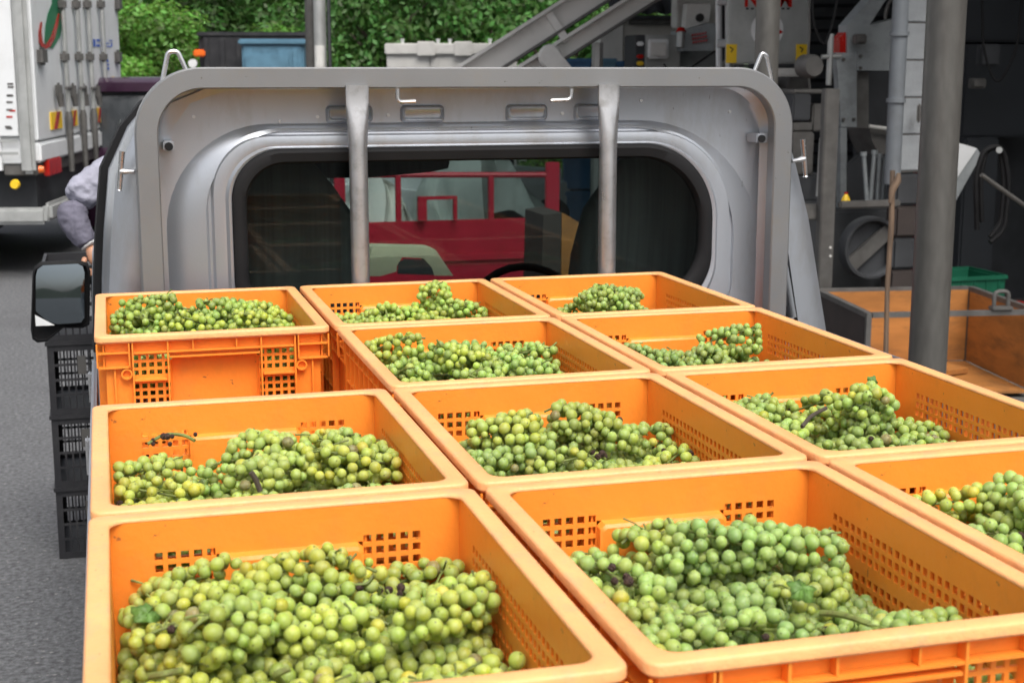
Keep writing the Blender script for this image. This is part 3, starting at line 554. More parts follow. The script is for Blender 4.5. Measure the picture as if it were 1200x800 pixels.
# ================================================================== GRAPES
def ico(sub):
    bm = bmesh.new(); bmesh.ops.create_icosphere(bm, subdivisions=sub, radius=.0078)
    for v in bm.verts: v.co.z *= 1.06
    return bm
bm = ico(3); GM = bpy.data.meshes.new('grape'); bm.to_mesh(GM); bm.free(); GM.materials.append(M['grape']); GM.polygons.foreach_set('use_smooth', [True]*len(GM.polygons))
bm = ico(2); GV2 = np.array([v.co[:] for v in bm.verts]); GF2 = np.array([[v.index for v in f.verts] for f in bm.faces]); bm.free()
bm = ico(1); GV1 = np.array([v.co[:] for v in bm.verts]); GF1 = np.array([[v.index for v in f.verts] for f in bm.faces]); bm.free()
bm = ico(3)
_r = random.Random(3)
for v in bm.verts: v.co *= .62+.16*_r.random()
DM = bpy.data.meshes.new('withered_grape'); bm.to_mesh(DM); bm.free(); DM.materials.append(M['dry'])
def joined(name, P, rad, V0, F0, m, parent, col, origin):
    n = len(P); V = (V0[None]*rad[:, None, None]+P[:, None, :]-np.array(origin)).reshape(-1, 3); F = (F0[None]+(np.arange(n)*len(V0))[:, None, None]).reshape(-1, 3)
    me = bpy.data.meshes.new(name); me.vertices.add(len(V)); me.vertices.foreach_set('co', V.ravel()); me.loops.add(F.size); me.loops.foreach_set('vertex_index', F.ravel().astype(np.int32))
    me.polygons.add(len(F)); me.polygons.foreach_set('loop_start', np.arange(0, F.size, 3)); me.polygons.foreach_set('loop_total', np.full(len(F), 3)); me.polygons.foreach_set('use_smooth', [True]*len(F))
    me.update(); me.validate(); me.materials.append(m); o = link(bpy.data.objects.new(name, me), parent); o.color = (*col, 1); return o
RB = .0078
# pile tops, metres below the rim: base, and bumps (fx, fy, height, width); fx from left, fy from back
PILE = {
 (0, 0): (-.030, [(.22, .30, .035, .18), (.62, .35, .03, .25), (.98, .5, -.02, .12)], .04),
 (1, 0): (-.055, [(.70, .15, .055, .14), (.35, .35, .03, .2), (.95, .8, -.04, .2), (.1, .2, -.03, .15)], .05),
 (2, 0): (-.080, [(.45, .35, .06, .16), (.64, .3, .05, .13), (.12, .2, .02, .1), (.9, .4, -.03, .2)], .09),
 (1, 1): (-.045, [(.15, .2, .03, .12), (.45, .3, .02, .25), (.8, .35, .035, .15), (.97, .8, -.04, .16)], .05),
 (2, 1): (-.080, [(.25, .3, .04, .12), (.72, .25, .06, .14), (.5, .5, .01, .2), (.05, .3, -.04, .1), (.97, .6, -.03, .2)], .05),
 (0, 2): (-.050, [(.55, .25, .025, .14), (.9, .32, .012, .14), (.2, .5, .012, .2), (.3, .1, -.03, .14)], .06),
 (1, 2): (-.055, [(.28, .28, .03, .13), (.62, .25, .035, .16), (.92, .55, .008, .18), (.45, .4, -.02, .08)], .06),
 (2, 2): (-.056, [(.62, .35, .052, .13), (.2, .25, .025, .2), (.95, .6, -.01, .16)], .06),
 (0, 3): (-.062, [(.50, .18, .022, .20), (.30, .45, .03, .22), (.85, .38, .03, .13), (.6, .68, -.05, .11), (.22, .16, .022, .12), (.95, .75, -.02, .15)], .10),
 (1, 3): (-.066, [(.55, .25, .028, .22), (.2, .35, .012, .18), (.80, .2, .015, .18), (.92, .72, .022, .2), (.62, .62, -.03, .08), (.05, .12, -.02, .12)], .10),
 (2, 3): (-.055, [(.45, .25, .045, .25), (.05, .2, -.04, .12)], .06)}
TINT = {(0, 3): (.335, .405, .060), (1, 3): (0.270, 0.373, 0.081), (0, 2): (0.320, 0.399, 0.071), (1, 2): (0.278, 0.365, 0.071), (2, 2): (0.278, 0.382, 0.071), (1, 1): (0.270, 0.373, 0.064), (2, 1): (0.253, 0.356, 0.071), (0, 0): (0.278, 0.390, 0.056), (1, 0): (0.287, 0.390, 0.056), (2, 0): (0.261, 0.356, 0.064), (2, 3): (0.303, 0.390, 0.071)}
cname = {(0, 0): 'back left crate', (1, 0): 'crate under the rear window', (2, 0): 'emptiest crate at back right', (1, 1): 'second crate of middle column', (2, 1): 'second crate of right column',
         (0, 2): 'third crate of left column', (1, 2): 'centre crate', (2, 2): 'third crate of right column', (0, 3): 'nearest left crate', (1, 3): 'nearest middle crate', (2, 3): 'crate cut off lower right'}
def grow(rng, c, ax, L, w, n):
    """berry centres of one bunch: a shouldered cone lying along ax"""
    ax = ax/np.linalg.norm(ax); up = np.array([0, 0, 1.]); sd_ = np.cross(up, ax); sd_ /= np.linalg.norm(sd_); nz_ = np.cross(ax, sd_)
    pts = []; tries = 0
    while len(pts) < n and tries < 9000:
        tries += 1; t = rng.uniform(0, 1); wr = w*(.62+.5*math.sin(min(1, t*2.2+.25)*math.pi/2)-.85*max(0, t-.35)**1.1); wr = max(wr, .012)
        a = rng.uniform(0, 2*math.pi); rr_ = wr*rng.uniform(.55, 1)**.5
        p = c+ax*(t-.5)*L+sd_*math.cos(a)*rr_+nz_*math.sin(a)*rr_*.72
        if pts and np.min(np.sum((np.array(pts)-p)**2, 1)) < (RB*1.62)**2: continue
        pts.append(p)
    return np.array(pts)
for key in cells:
    if key not in crates: continue
    cc, cr = key; rng = np.random.RandomState(100+cc*10+cr); base, bumps, fall = PILE[key]; o3 = crates[key].location
    ax0, ax1 = o3.x+.020, o3.x+CW-.0195; ay0, ay1 = o3.y-CDp+.020, o3.y-.020
    def H(x, y):
        fx = (x-ax0)/(ax1-ax0); fy = (ay1-y)/(ay1-ay0); h = base-fall*max(0, .12-fy)*3
        for bx, by, bh, bw in bumps: h += bh*math.exp(-((fx-bx)**2+((fy-by)*1.1)**2)/(2*bw*bw))
        return RIM+min(h, .022)
    rows, bunch = 6, []
    for ry in range(rows):
        for sx in range(3):
            fx = (.19, .5, .81)[sx]+rng.uniform(-.07, .07); fy = (ry+.5)/rows+rng.uniform(-.03, .03); x = ax0+fx*(ax1-ax0); y = ay1-fy*(ay1-ay0)
            if key == (2, 0) and (fx < .5 and 0 < ry < 2): pass
            a = rng.uniform(-1.2, 1.2)+(math.pi if rng.rand() < .5 else 0); L = rng.uniform(.11, .16); w = rng.uniform(.028, .038)
            dx, dy = math.cos(a), math.sin(a)*.8; zs = [H(x-dx*L*.3, y-dy*L*.3), H(x+dx*L*.3, y+dy*L*.3)]
            axv = np.array([dx, dy, (zs[1]-zs[0])/(L*.6)*.8]); c = np.array([x, y, (zs[0]+zs[1])/2-.028+rng.uniform(-.024, .012)])
            bunch.append((c, axv, L, w, ('left', 'middle', 'right')[sx], ('by back wall', 'second row from back', 'third row from back', 'third row from front', 'second row from front', 'by front wall')[ry]))
    for k in range(2):   # two on top
        bx, by, bh, bw = bumps[k]; x = ax0+bx*(ax1-ax0); y = ay1-by*(ay1-ay0)
        a = rng.uniform(0, 6.28); axv = np.array([math.cos(a), math.sin(a)*.7, rng.uniform(-.15, .15)]); bunch.append((np.array([x, y, H(x, y)-.020]), axv, rng.uniform(.10, .13), rng.uniform(.031, .038), 'top%d' % k, ''))
    Pl, Il = [], []
    for bi, (c, axv, L, w, *_) in enumerate(bunch):
        p = grow(rng, c, axv, L, w, int(rng.uniform(50, 70))); Pl.append(p); Il.append(np.full(len(p), bi))
    P = np.concatenate(Pl); I = np.concatenate(Il); rad = rng.uniform(.80, 1.13, len(P))*RB; small = rng.rand(len(P)) < .05; rad[small] *= .7
    P0 = P.copy()
    for it in range(32):
        if it % 5 == 0:
            P32 = P.astype(np.float32); d2 = ((P32[:, None]-P32[None])**2).sum(-1); pi_, pj_ = np.where(np.triu(d2 < (RB*2.9)**2, 1))
        d = P[pi_]-P[pj_]; ds = np.sqrt((d**2).sum(-1))+1e-9; ov = np.clip((rad[pi_]+rad[pj_])*.91-ds, 0, None); pu = d/ds[:, None]*ov[:, None]*.42
        push = np.stack([np.bincount(pi_, pu[:, k_], len(P))-np.bincount(pj_, pu[:, k_], len(P)) for k_ in range(3)], 1); push[:, 2] *= .9; P += push
        if it < 24: P += (P0-P)*.07
        hcap = np.array([H(x_, y_) for x_, y_ in P[:, :2]])+.023 if it % 6 == 0 else hcap
        P[:, 2] = np.where(I >= 18, P[:, 2], np.minimum(P[:, 2], hcap-rad))
        mid_ = np.abs(P[:, 0]-(ax0+ax1)/2) < .095; P[:, 1] = np.where(mid_ & (P[:, 2] < RIM-.040), np.clip(P[:, 1], ay0+rad+.015, ay1-rad-.015), P[:, 1])
        P[:, 0] = np.clip(P[:, 0], ax0+rad+.001, ax1-rad-.001); P[:, 1] = np.clip(P[:, 1], ay0+rad+.001, ay1-rad-.001)
    hd = np.sqrt(((P[:, None, :2]-P[None, :, :2])**2).sum(-1)); above = (P[None, :, 2]-P[:, None, 2])
    cov = ((hd < .0115) & (above > .008)).sum(1); covered = cov >= 2
    far = cr <= 1
    # grapes further down in the crate
    q = []
    for zz_ in (-.076, -.092, -.108):
        for x in np.arange(ax0+.01, ax1-.008, .015):
            for y in np.arange(ay0+.026, ay1-.022, .015): q.append((x+rng.uniform(-.004, .004), y+rng.uniform(-.004, .004), H(x, y)+zz_+.012+rng.uniform(-.006, .006)))
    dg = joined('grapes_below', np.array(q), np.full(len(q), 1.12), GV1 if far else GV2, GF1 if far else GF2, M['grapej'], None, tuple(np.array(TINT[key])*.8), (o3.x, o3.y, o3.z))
    dg.location = o3; tag(dg, 'mass of green grapes deeper down in the %s' % cname[key], None, None, 'stuff')
    for bi, (c, axv, L, w, side, row) in enumerate(bunch):
        ids = np.where(I == bi)[0]; tone = rng.uniform(-1, 1); base_c = np.array(TINT[key])*rng.uniform(.82, 1.12)
        yel = np.array([1.18, 1.05, .8]) if tone > .45 else np.array([.90, .97, 1.08]) if tone < -.45 else np.array([1, 1, 1.]); bc = base_c*yel
        look = 'yellowish' if tone > .45 else 'bluish green' if tone < -.45 else 'pale green'
        if side.startswith('top'):
            lab = 'small %s grape bunch highest on the %s heap, %s' % (look, 'main' if side == 'top0' else 'second', cname[key])
        else: lab = '%s grape bunch at %s, %s, %s' % (look, side, row, cname[key])
        org = c.copy(); t = thing('grape_bunch', lab, 'grape bunch', tuple(org), 0, 'bunches of green grapes in the orange crates')
        rot_c = P[rng.choice(ids)] if rng.rand() < .22 else None
        vis = [i for i in ids if not covered[i]]; hid = [i for i in ids if covered[i]]
        if far or not vis: joined('grapes', P[ids], rad[ids]/RB, GV2, GF2, M['grapej'], t, bc, org)['kind'] = 'stuff'
        else:
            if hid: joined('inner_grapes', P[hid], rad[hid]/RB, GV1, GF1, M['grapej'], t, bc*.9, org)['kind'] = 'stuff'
            for i in vis:
                wither = rng.rand() < .006 or (rot_c is not None and np.linalg.norm(P[i]-rot_c) < .021)
                g = bpy.data.objects.new('withered_grape' if wither else 'grape', DM if wither else GM); S.collection.objects.link(g); g.parent = t; g.location = tuple(P[i]-org)
                s_ = rad[i]/RB*(rng.uniform(.7, .95) if wither else 1); g.scale = (s_, s_*rng.uniform(.94, 1.05), s_*rng.uniform(.96, 1.08)); g.rotation_euler = (rng.uniform(0, 1.9), rng.uniform(-.6, .6), rng.uniform(0, 6.28))
                v = rng.uniform(.84, 1.16); h_ = rng.uniform(-.10, .10); col = bc*v*np.array([1+h_, 1, 1-h_])
                if rng.rand() < .012: col = np.array([.18, .14, .045])*rng.uniform(.7, 1.4)
                elif rng.rand() < .05: col = col*np.array([1.3, 1.0, .6])
                g.color = (*np.clip(col, .005, .9), 1)
        # stalk with side twigs
        st = MB(); axn = axv/np.linalg.norm(axv); e = -axn*L*.5; ups = np.array([0, 0, 1.]); k1 = rng.uniform(.008, .018) if rng.rand() < .16 else -.006
        pts = [axn*L*.3+ups*.004, ups*.012, e*.6+ups*.020, e*.9+ups*(.018+k1*.3), e*1.0+ups*(.016+k1)+rng.normal(size=3)*.006]
        for q_ in pts:
            q_[0] = np.clip(q_[0]+org[0], ax0+.004, ax1-.004)-org[0]; q_[1] = np.clip(q_[1]+org[1], ay0+.004, ay1-.004)-org[1]
        st.tube(arc(pts, 3, .02), .0019, 6)
        for k in range(5):
            b0 = Vector(pts[1 if k % 2 else 2]); b1 = b0+Vector(rng.normal(size=3)*np.array([.014, .014, .005]))+Vector((0, 0, .004)); st.tube([b0, b0.lerp(b1, .5)+Vector((0, 0, .002)), b1], [.0014, .0011, .0016], 5)
        st.build('stalk', M['stem'], t, ang=60)
# bare green stalks, shoots and leaves lying on the grapes
def stalk(name, label, pts, r, m=None, bits=0, seed=1):
    r_ = random.Random(seed); t = thing(name, label, 'stalk', pts[0]); o = Vector(pts[0]); p = [Vector(q)-o for q in pts]
    MB().tube(arc(p, 5, .03), r, 8).build('stalk', m or M['stem'], t)
    for k in range(bits):
        c = p[0].lerp(p[-1], r_.random()); d = link(bpy.data.objects.new('withered_grape', DM), t); d.location = c+Vector((r_.uniform(-.01, .01), r_.uniform(-.01, .01), r_.uniform(-.002, .01))); d.scale = [r_.uniform(.5, .9)]*3
stalk('bare_stalk', 'bare green grape stalk with dried black berries at the back of the third left crate', [Y(173, 520, -1.17), Y(192, 508, -1.16), Y(215, 509, -1.15), Y(228, 516, -1.17)], .0026, bits=8, seed=4)
stalk('bare_stalk', 'dark brown stalk end sticking up near the front of the third left crate', [Y(305, 575, -1.5), Y(299, 560, -1.5), Y(294, 553, -1.5)], .0035, M['bark'])
stalk('green_shoot', 'thick green shoot lying across the right front of the nearest middle crate', [Z(962, 718, 1.235), Z(985, 719, 1.24), Z(1010, 727, 1.24), Z(1030, 735, 1.235)], .0035)
stalk('bare_stalk', 'pale stalk lying at the lower left of the nearest left crate', [Z(175, 792, 1.24), Z(195, 789, 1.245), Z(212, 785, 1.24)], .0035)
stalk('bare_stalk', 'brown tipped stalk pointing up in the middle of the nearest left crate', [Z(330, 800, 1.23), Z(322, 790, 1.25), Z(340, 782, 1.255)], .0035)
stalk('bare_stalk', 'dark curved stalk among the grapes at the left front of the third right crate', [Y(940, 500, -1.42), Y(950, 487, -1.40), Y(968, 478, -1.38)], .003, M['bark'])
def leaf(name, label, c, sx, rx, ry, rz, seed):
    r_ = random.Random(seed); n = 26; pts = []
    for k in range(n):
        a = 2*math.pi*k/n; rr_ = 1+.16*math.cos(5*a)+.06*math.cos(13*a); pts.append(Vector((math.cos(a)*rr_*sx, math.sin(a)*rr_*sx*.8, 0)))
    vs_ = [Vector((0, 0, .0))]+[p*.5+Vector((0, 0, .12*sx*math.sin(k*1.9))) for k, p in enumerate(pts)]+[p+Vector((0, 0, -.3*sx*abs(math.cos(k*.24)))) for k, p in enumerate(pts)]
    fs = [(0, 1+k, 1+(k+1) % n) for k in range(n)]+[(1+k, 1+n+k, 1+n+(k+1) % n, 1+(k+1) % n) for k in range(n)]
    o = MB().add(vs_, fs).build(name, M['vine_leaf']); o.location = c; o.rotation_euler = (rx, ry, rz); s = o.modifiers.new('s', 'SOLIDIFY'); s.thickness = .0006
    tag(o, label, 'leaf'); return o
leaf('vine_leaf', 'crumpled dark green leaf at the left side of the nearest left crate', Z(173, 718, 1.250), .016, .6, .3, .4, 1)
leaf('vine_leaf', 'small green leaf lying in the middle of the nearest middle crate', Z(940, 688, 1.256), .018, .2, -.3, 1.2, 2)
leaf('vine_leaf', 'pointed green shoot tip standing on the heap of the third right crate', Y(1024, 447, -1.25), .012, 1.3, .2, .3, 3)
# ================================================================== BLACK CRATES on the ground by the cab
bs = Y(58, 293, 1.75); sx0, sx1, sy0, sy1 = -.205, .42, 2.12, 2.52
def black_crate(z0, h, label):
    t = thing('black_mesh_crate', label, 'crate', ((sx0+sx1)/2, (sy0+sy1)/2, z0), 0, 'stack of black mesh crates beside the cab')
    hx, hy = (sx1-sx0)/2, (sy1-sy0)/2; mb = MB()
    def W2(f, L, H):
        sb = [0, .02]; 
        n = int((L-.04)/.024); p = (L-.04)/n; hs_ = []
        for k in range(n): hs_.append((.02+k*p+.003, .02+(k+1)*p-.003)); sb += list(hs_[-1])
        sb += [L-.02, L]; sb = sorted(set(round(a, 5) for a in sb)); zb_ = [0, .018]; zh_ = []; m_ = max(1, int((H-.05)/.055)); pz = (H-.05)/m_
        for k in range(m_): zh_.append((.018+k*pz+.005, .018+(k+1)*pz-.004)); zb_ += list(zh_[-1])
        zb_ = sorted(set(round(a, 5) for a in zb_+[H-.03, H])); ia = lambda a, b, q: any(l-1e-4 < (a+b)/2 < r_+1e-4 for l, r_ in q)
        wall(mb, f, sb, zb_, lambda i, j: ia(sb[i], sb[i+1], hs_) and ia(zb_[j], zb_[j+1], zh_) and not (L*.42 < (sb[i]+sb[i+1])/2 < L*.58 and zb_[j] > H*.5), .005)
    W2(lambda s, z, d: (-hx+s, -hy+d, z), 2*hx, h); W2(lambda s, z, d: (-hx+s, hy-d, z), 2*hx, h)
    W2(lambda s, z, d: (-hx+d, -hy+.006+s, z), 2*hy-.012, h); W2(lambda s, z, d: (hx-d, -hy+.006+s, z), 2*hy-.012, h)
    mb.box((-hx+.006, -hy+.006, .004), (hx-.006, hy-.006, .010)); mb.build('crate_body', M['blackp'], t)
    rm = MB()
    for a, b in (((-hx-.006, -hy-.006, h-.014), (hx+.006, -hy-.0005, h)), ((-hx-.006, hy+.0005, h-.014), (hx+.006, hy+.006, h)), ((-hx-.006, -hy, h-.014), (-hx-.0005, hy, h)), ((hx+.0005, -hy, h-.014), (hx+.006, hy, h))): rm.box(a, b)
    rm.build('crate_rim', M['blackp'], t)
    MB().box((-.1+hx*-.35, -hy-.009, h*.55), (-.07+hx*-.35, -hy-.0062, h*.8)).build('label_holder', M['dsteel'], t); return t
zs = [0, .272, .544, .816]; hs4 = [.2715, .2715, .2715, .2715]
for z, h, l in zip(zs, hs4, ['black mesh crate standing on the asphalt, lowest of the stack by the cab', 'black mesh crate, second from the bottom of the stack by the cab', 'black mesh crate just below the door mirror, third from the bottom of its stack', 'black mesh crate behind the door mirror, topmost of its stack']): black_crate(z+.002, h, l)
# ================================================================== PERSON reaching behind the cab
def skin_body(name, joints, edges, m, parent, sub=2):
    me = bpy.data.meshes.new(name); me.from_pydata([j[0] for j in joints], edges, []); o = link(bpy.data.objects.new(name, me), parent); me.materials.append(m)
    o.modifiers.new('skin', 'SKIN').use_smooth_shade = True
    for i, j in enumerate(joints): v = me.skin_vertices[0].data[i]; v.radius = (j[1], j[2] if len(j) > 2 else j[1]); v.use_root = (i == 0)
    s = o.modifiers.new('sub', 'SUBSURF'); s.levels = sub; s.render_levels = sub
    if name in ('shirt', 'arm_cover'):
        s.levels = s.render_levels = 4; tx = bpy.data.textures.new('folds', 'MARBLE'); tx.noise_scale = .045; tx.turbulence = 9; dm = o.modifiers.new('folds', 'DISPLACE'); dm.texture = tx; dm.strength = .007; dm.mid_level = .6
    return o
pe = thing('person', 'person in lavender shirt and dark arm cover reaching to the black crates behind the cab', 'person', (.30, 1.93, 0))
O = Vector((.30, 1.93, 0)); W = lambda u, v, y: Y(u, v, y)-O
sh, el, wr = W(128, 200, 1.90), W(79, 252, 1.84), W(107, 290, 1.80)
elm = W(95, 222, 1.88)
J = [((.02, .02, .88), .13, .10), ((.01, .01, 1.05), .125, .095), ((0, 0, 1.22), .14, .10), ((-.02, -.01, 1.38), .15, .095), ((0, -.01, 1.46), .06, .06),
     (tuple(sh+Vector((.07, 0, .01))), .080, .080), (tuple(sh+Vector((.01, 0, -.01))), .076, .076), (tuple(elm+Vector((.010, 0, 0))), .066, .066), (tuple(el+(elm-el)*.42+Vector((.006, 0, 0))), .060, .060),
     ((.20, 0, 1.40), .065, .065), ((.27, -.03, 1.2), .05, .05), ((.25, -.12, 1.02), .042, .042), ((.2, -.25, .98), .035, .035)]
skin_body('shirt', J, [(0, 1), (1, 2), (2, 3), (3, 4), (3, 5), (5, 6), (6, 7), (7, 8), (3, 9), (9, 10), (10, 11), (11, 12)], M['shirt'], pe)
fw_ = (wr-el)
skin_body('arm_cover', [(tuple(el+(elm-el)*.5+Vector((.014, 0, 0))), .050), (tuple(el+Vector((.006, 0, 0))), .056), (tuple(el+fw_*.45+Vector((.004, 0, 0))), .050), (tuple(el+fw_*.86), .037), (tuple(el+fw_*.9), .034)], [(0, 1), (1, 2), (2, 3), (3, 4)], M['sleeve'], pe)
skin_body('cuff', [(tuple(el+fw_*.86), .039), (tuple(el+fw_*.98), .035)], [(0, 1)], M['cuff'], pe, 1)
hd_ = W(115, 312, 1.79); pv = (hd_-wr)
skin_body('hand', [(tuple(wr-pv*.15), .024), (tuple(wr+pv*.4), .034, .022), (tuple(hd_), .038, .018)], [(0, 1), (1, 2)], M['skin'], pe)
for k in range(4):
    b = hd_+Vector(((k-1.5)*.018, 0, -.004)); e = b+pv.normalized()*(.032+.006*(1-abs(k-1.3))); skin_body('finger', [(tuple(b), .009), (tuple(e), .0085), (tuple(e+Vector((.004, .018, -.022))), .0075)], [(0, 1), (1, 2)], M['skin'], pe, 1)
b = wr+pv*.45+Vector((-.03, -.01, 0)); skin_body('thumb', [(tuple(b), .011), (tuple(b+Vector((-.008, -.02, -.03))), .0095), (tuple(b+Vector((.002, -.03, -.055))), .008)], [(0, 1), (1, 2)], M['skin'], pe, 1)
skin_body('legs', [((.02, .02, .92), .12, .09), ((-.09, .02, .82), .085), ((-.10, .0, .48), .06), ((-.10, .03, .12), .045), ((.13, .02, .82), .085), ((.14, -.02, .48), .06), ((.14, .03, .12), .045)], [(0, 1), (1, 2), (2, 3), (0, 4), (4, 5), (5, 6)], M['trouser'], pe)
for x in (-.10, .14): skin_body('shoe', [((x, .05, .06), .045, .05), ((x, -.06, .045), .045, .035), ((x, -.15, .035), .04, .028)], [(0, 1), (1, 2)], M['rubber'], pe)
hd = bmesh.new(); bmesh.ops.create_uvsphere(hd, u_segments=24, v_segments=18, radius=.1)
for v in hd.verts:
    x, y, z = v.co; v.co = Vector((x*.78*(1-.18*max(0, -z*10)), y*.95, z*1.18))
    if y < -.05 and abs(x) < .02 and -.035 < z < .02: v.co.y -= .022
me = bpy.data.meshes.new('head'); hd.to_mesh(me); hd.free(); me.materials.append(M['skin']); me.polygons.foreach_set('use_smooth', [True]*len(me.polygons))
ho = link(bpy.data.objects.new('head', me), pe); ho.location = (.06, -.02, 1.60); ho.rotation_euler = (R(12), 0, R(-20))
for x in (-.03, .03): MB().tube([(x, -.088, .012), (x, -.094, .012)], .009, 10).build('eye', M['eye'], ho)
MB().box((-.024, -.092, -.055), (.024, -.08, -.048), None, .003).build('mouth', M['redlamp'], ho)
for s_ in (-1, 1): MB().tube([(s_*.074, .0, -.005), (s_*.086, .008, -.005)], [.03, .022], 12).build('ear', M['skin'], ho)
hm = MB(); n = 20; hm.loft([[(r_*.82*math.cos(2*math.pi*k/n), r_*math.sin(2*math.pi*k/n), z) for k in range(n)] for r_, z in ((.15, .045), (.108, .052), (.104, .10), (.085, .128), (.04, .14))], cap1=True); hm.build('hat', M['hat'], ho)
# ================================================================== WHITE BOX LORRY at left
LA = math.atan2(-.196, .981); LN = D(38, 79, 12); lorry = thing('box_lorry', 'white box lorry at left with steel locking bars and striped plates on its rear doors', 'lorry', (LN.x, LN.y, 0), LA)
nrm = Vector((math.cos(LA), math.sin(LA), 0)); tng = Vector((-math.sin(LA), math.cos(LA), 0)); P0 = Vector((LN.x, LN.y, 0))
def LR(u, v, x=0):   # rear face pixel -> lorry coordinates on plane local x = x
    p = PL(u, v, P0+nrm*x, nrm)-P0; return Vector((x, p.dot(tng), p.z))
def LS(u, v): p = PL(u, v, P0, tng)-P0; return Vector((p.dot(nrm), 0, p.z))
WL = LR(143, 100).y
z_b = LR(48, 168).z; z_fl = LS(10, 160).z
bx = MB().box((-6.2, .04, z_b-.18), (-.06, WL-.02, 3.5), None, .02).build('cargo_body', M['white'], lorry)
pw = LS(18, 100).x
sp = MB().box((-6.2, 0, z_fl), (pw, .038, 3.5), None, .006).build('side_panel', M['white'], lorry)
for k, (u, v) in enumerate(((12, 165), (12, 180))): 
    z = LS(u, v).z; box('panel_seam', (-6.2, -.004, z-.012), (pw-.01, -.0005, z+.012), M['steel'], sp)
for i in range(22):   # faint dots and print on the side panel
    p = LS(rnd.uniform(10, 22), rnd.uniform(93, 160)); 
    if p.x < pw-.03: box('print_mark', (p.x-.03, -.003, p.z-.008), (p.x+.02, -.0006, p.z+.008), M['dsteel'] if i % 4 else M['redlamp'], sp, smooth=False)
MB().box((pw+.01, -.03, z_b-.25), (-.02, .038, 3.5), None, .03).build('corner_post', M['steel'], lorry)
zt = 3.4
for k, (a, b) in enumerate(((.05, LR(98, 100).y-.01), (LR(98, 100).y+.01, WL-.03))):
    d = MB().box((-.055, a, z_b+.02), (0, b, zt), None, .015).build('rear_door', M['white'], lorry)
box('door_sill', (-.05, .03, z_b-.16), (.02, WL, z_b+.01), M['white'], lorry, .02)
for i, u in enumerate((71, 88, 101, 117)):
    y = LR(u, 67).y; rod = MB().tube([(.045, y, LR(u, 172).z), (.045, y, zt)], .022, 10).build('lock_bar', M['steel'], lorry)
    for v in (67, 6): z = LR(u, v).z; MB().box((.0, y-.045, z-.05), (.075, y+.045, z+.05), None, .02).build('bar_clamp', M['dsteel'], rod)
    z = LR(u, 110).z; y2 = LR(u-8, 110).y; h = MB().box((.02, y2-.05, z-.04), (.07, y2+.05, z+.10), None, .02); h.tube([(.06, y-.12, z+.05), (.06, y+.06, z+.05)], .016, 8); h.tube([(.05, y2, z), (.06, y2+.01, z-.11)], [.035, .025], 8); h.build('bar_handle', M['dsteel'], rod)
    MB().tube([(.045, y, z_b-.30), (.045, y, z_b-.02), (.045, y, z_b+.18), (.045, y, z_b+.24)], [.024, .030, .036, .024], 8).build('bar_keeper', M['dsteel'], rod)
for (u0, u1, v0, v1) in ((58, 72, 132, 150), (81, 90, 130, 147), (111, 119, 127, 143), (127, 134, 125, 141)):
    a, b = LR(u0, v0), LR(u1, v1); pl = MB().box((.0, a.y, b.z), (.012, b.y, a.z)).build('striped_plate', M['yellow'], lorry)
    wd = (b.y-a.y); hh_ = a.z-b.z
    MB().prism([(.0125, a.y+wd*.18, b.z), (.0125, a.y+wd*.52, b.z), (.0125, a.y+wd*.86, a.z), (.0125, a.y+wd*.52, a.z)], (.002, 0, 0)).build('red_stripe', M['redlamp'], pl, smooth=False)
for (u, v) in ((46, 66), (136, 5), (136, 67)):
    p = LR(u, v); MB().box((.0, p.y-.11, p.z-.075), (.05, p.y+.11, p.z+.075), None, .04).build('door_hinge', M['dsteel'], lorry)
# emblem: green leaf shape with red hook
def fl(pts, m, name, x=.004): MB().prism([LR(u, v, x) for u, v in pts], (.002, 0, 0)).build(name, m, lorry, smooth=False)
fl([(60, -8), (61, 4), (56, 16), (53, 32), (52, 48), (55, 56), (62, 57), (70, 44), (74, 25), (76, 8), (74, -8)], M['green'], 'green_emblem')
hook = [(48.5, 26), (47, 38), (48, 50), (52, 56), (57, 53), (62, 44), (66, 30), (69, 16)]; ww = [.8, 1.6, 2.2, 3, 2.8, 2.4, 1.8, .8]
lf, rg = [], []
for k, (u, v) in enumerate(hook):
    u0, v0 = hook[max(k-1, 0)]; u1, v1 = hook[min(k+1, 7)]; l = math.hypot(u1-u0, v1-v0); nx_, ny_ = -(v1-v0)/l, (u1-u0)/l; lf.append(LR(u+nx_*ww[k], v+ny_*ww[k], .008)); rg.append(LR(u-nx_*ww[k], v-ny_*ww[k], .008))
mb = MB(); 
for k in range(7): mb.prism([lf[k], lf[k+1], rg[k+1], rg[k]], (.002, 0, 0))
mb.build('red_emblem_hook', M['redlamp'], lorry, smooth=False)
mb = MB()
for (u0, v0, u1, v1) in ((105, 46, 108, 55), (109, 46, 112, 55), (113, 46, 117, 49), (113, 52, 117, 55), (122, 50, 128, 51.5), (128, 47, 132, 48.5), (125, 54, 130, 55.5), (130, 50, 131.5, 55), (123, 75, 128, 77), (123, 79, 128, 82), (125, 70, 127, 73), (129, 112, 134, 114), (129, 117, 134, 119)):
    a, b = LR(u0, v0, .004), LR(u1, v1, .004); MB().box((.004, a.y, b.z), (.006, b.y, a.z)).build('blue_lettering', M['blue'], lorry, smooth=False)
a, b = LR(131, 90, .004), LR(134, 99, .004); box('yellow_sticker', (.004, a.y, b.z), (.006, b.y, a.z), M['yellow'], lorry, smooth=False)
zf = LR(50, 205).z
box('rear_frame', (-.3, .05, zf), (-.02, WL, z_b-.17), M['dsteel'], lorry, .01)
for u in (60, 146):
    a = LR(u-7, 187); tl = MB().box((-.02, a.y, LR(u, 205).z), (.03, LR(u+8, 187).y, a.z), None, .01).build('tail_lamp', M['redlamp'], lorry)
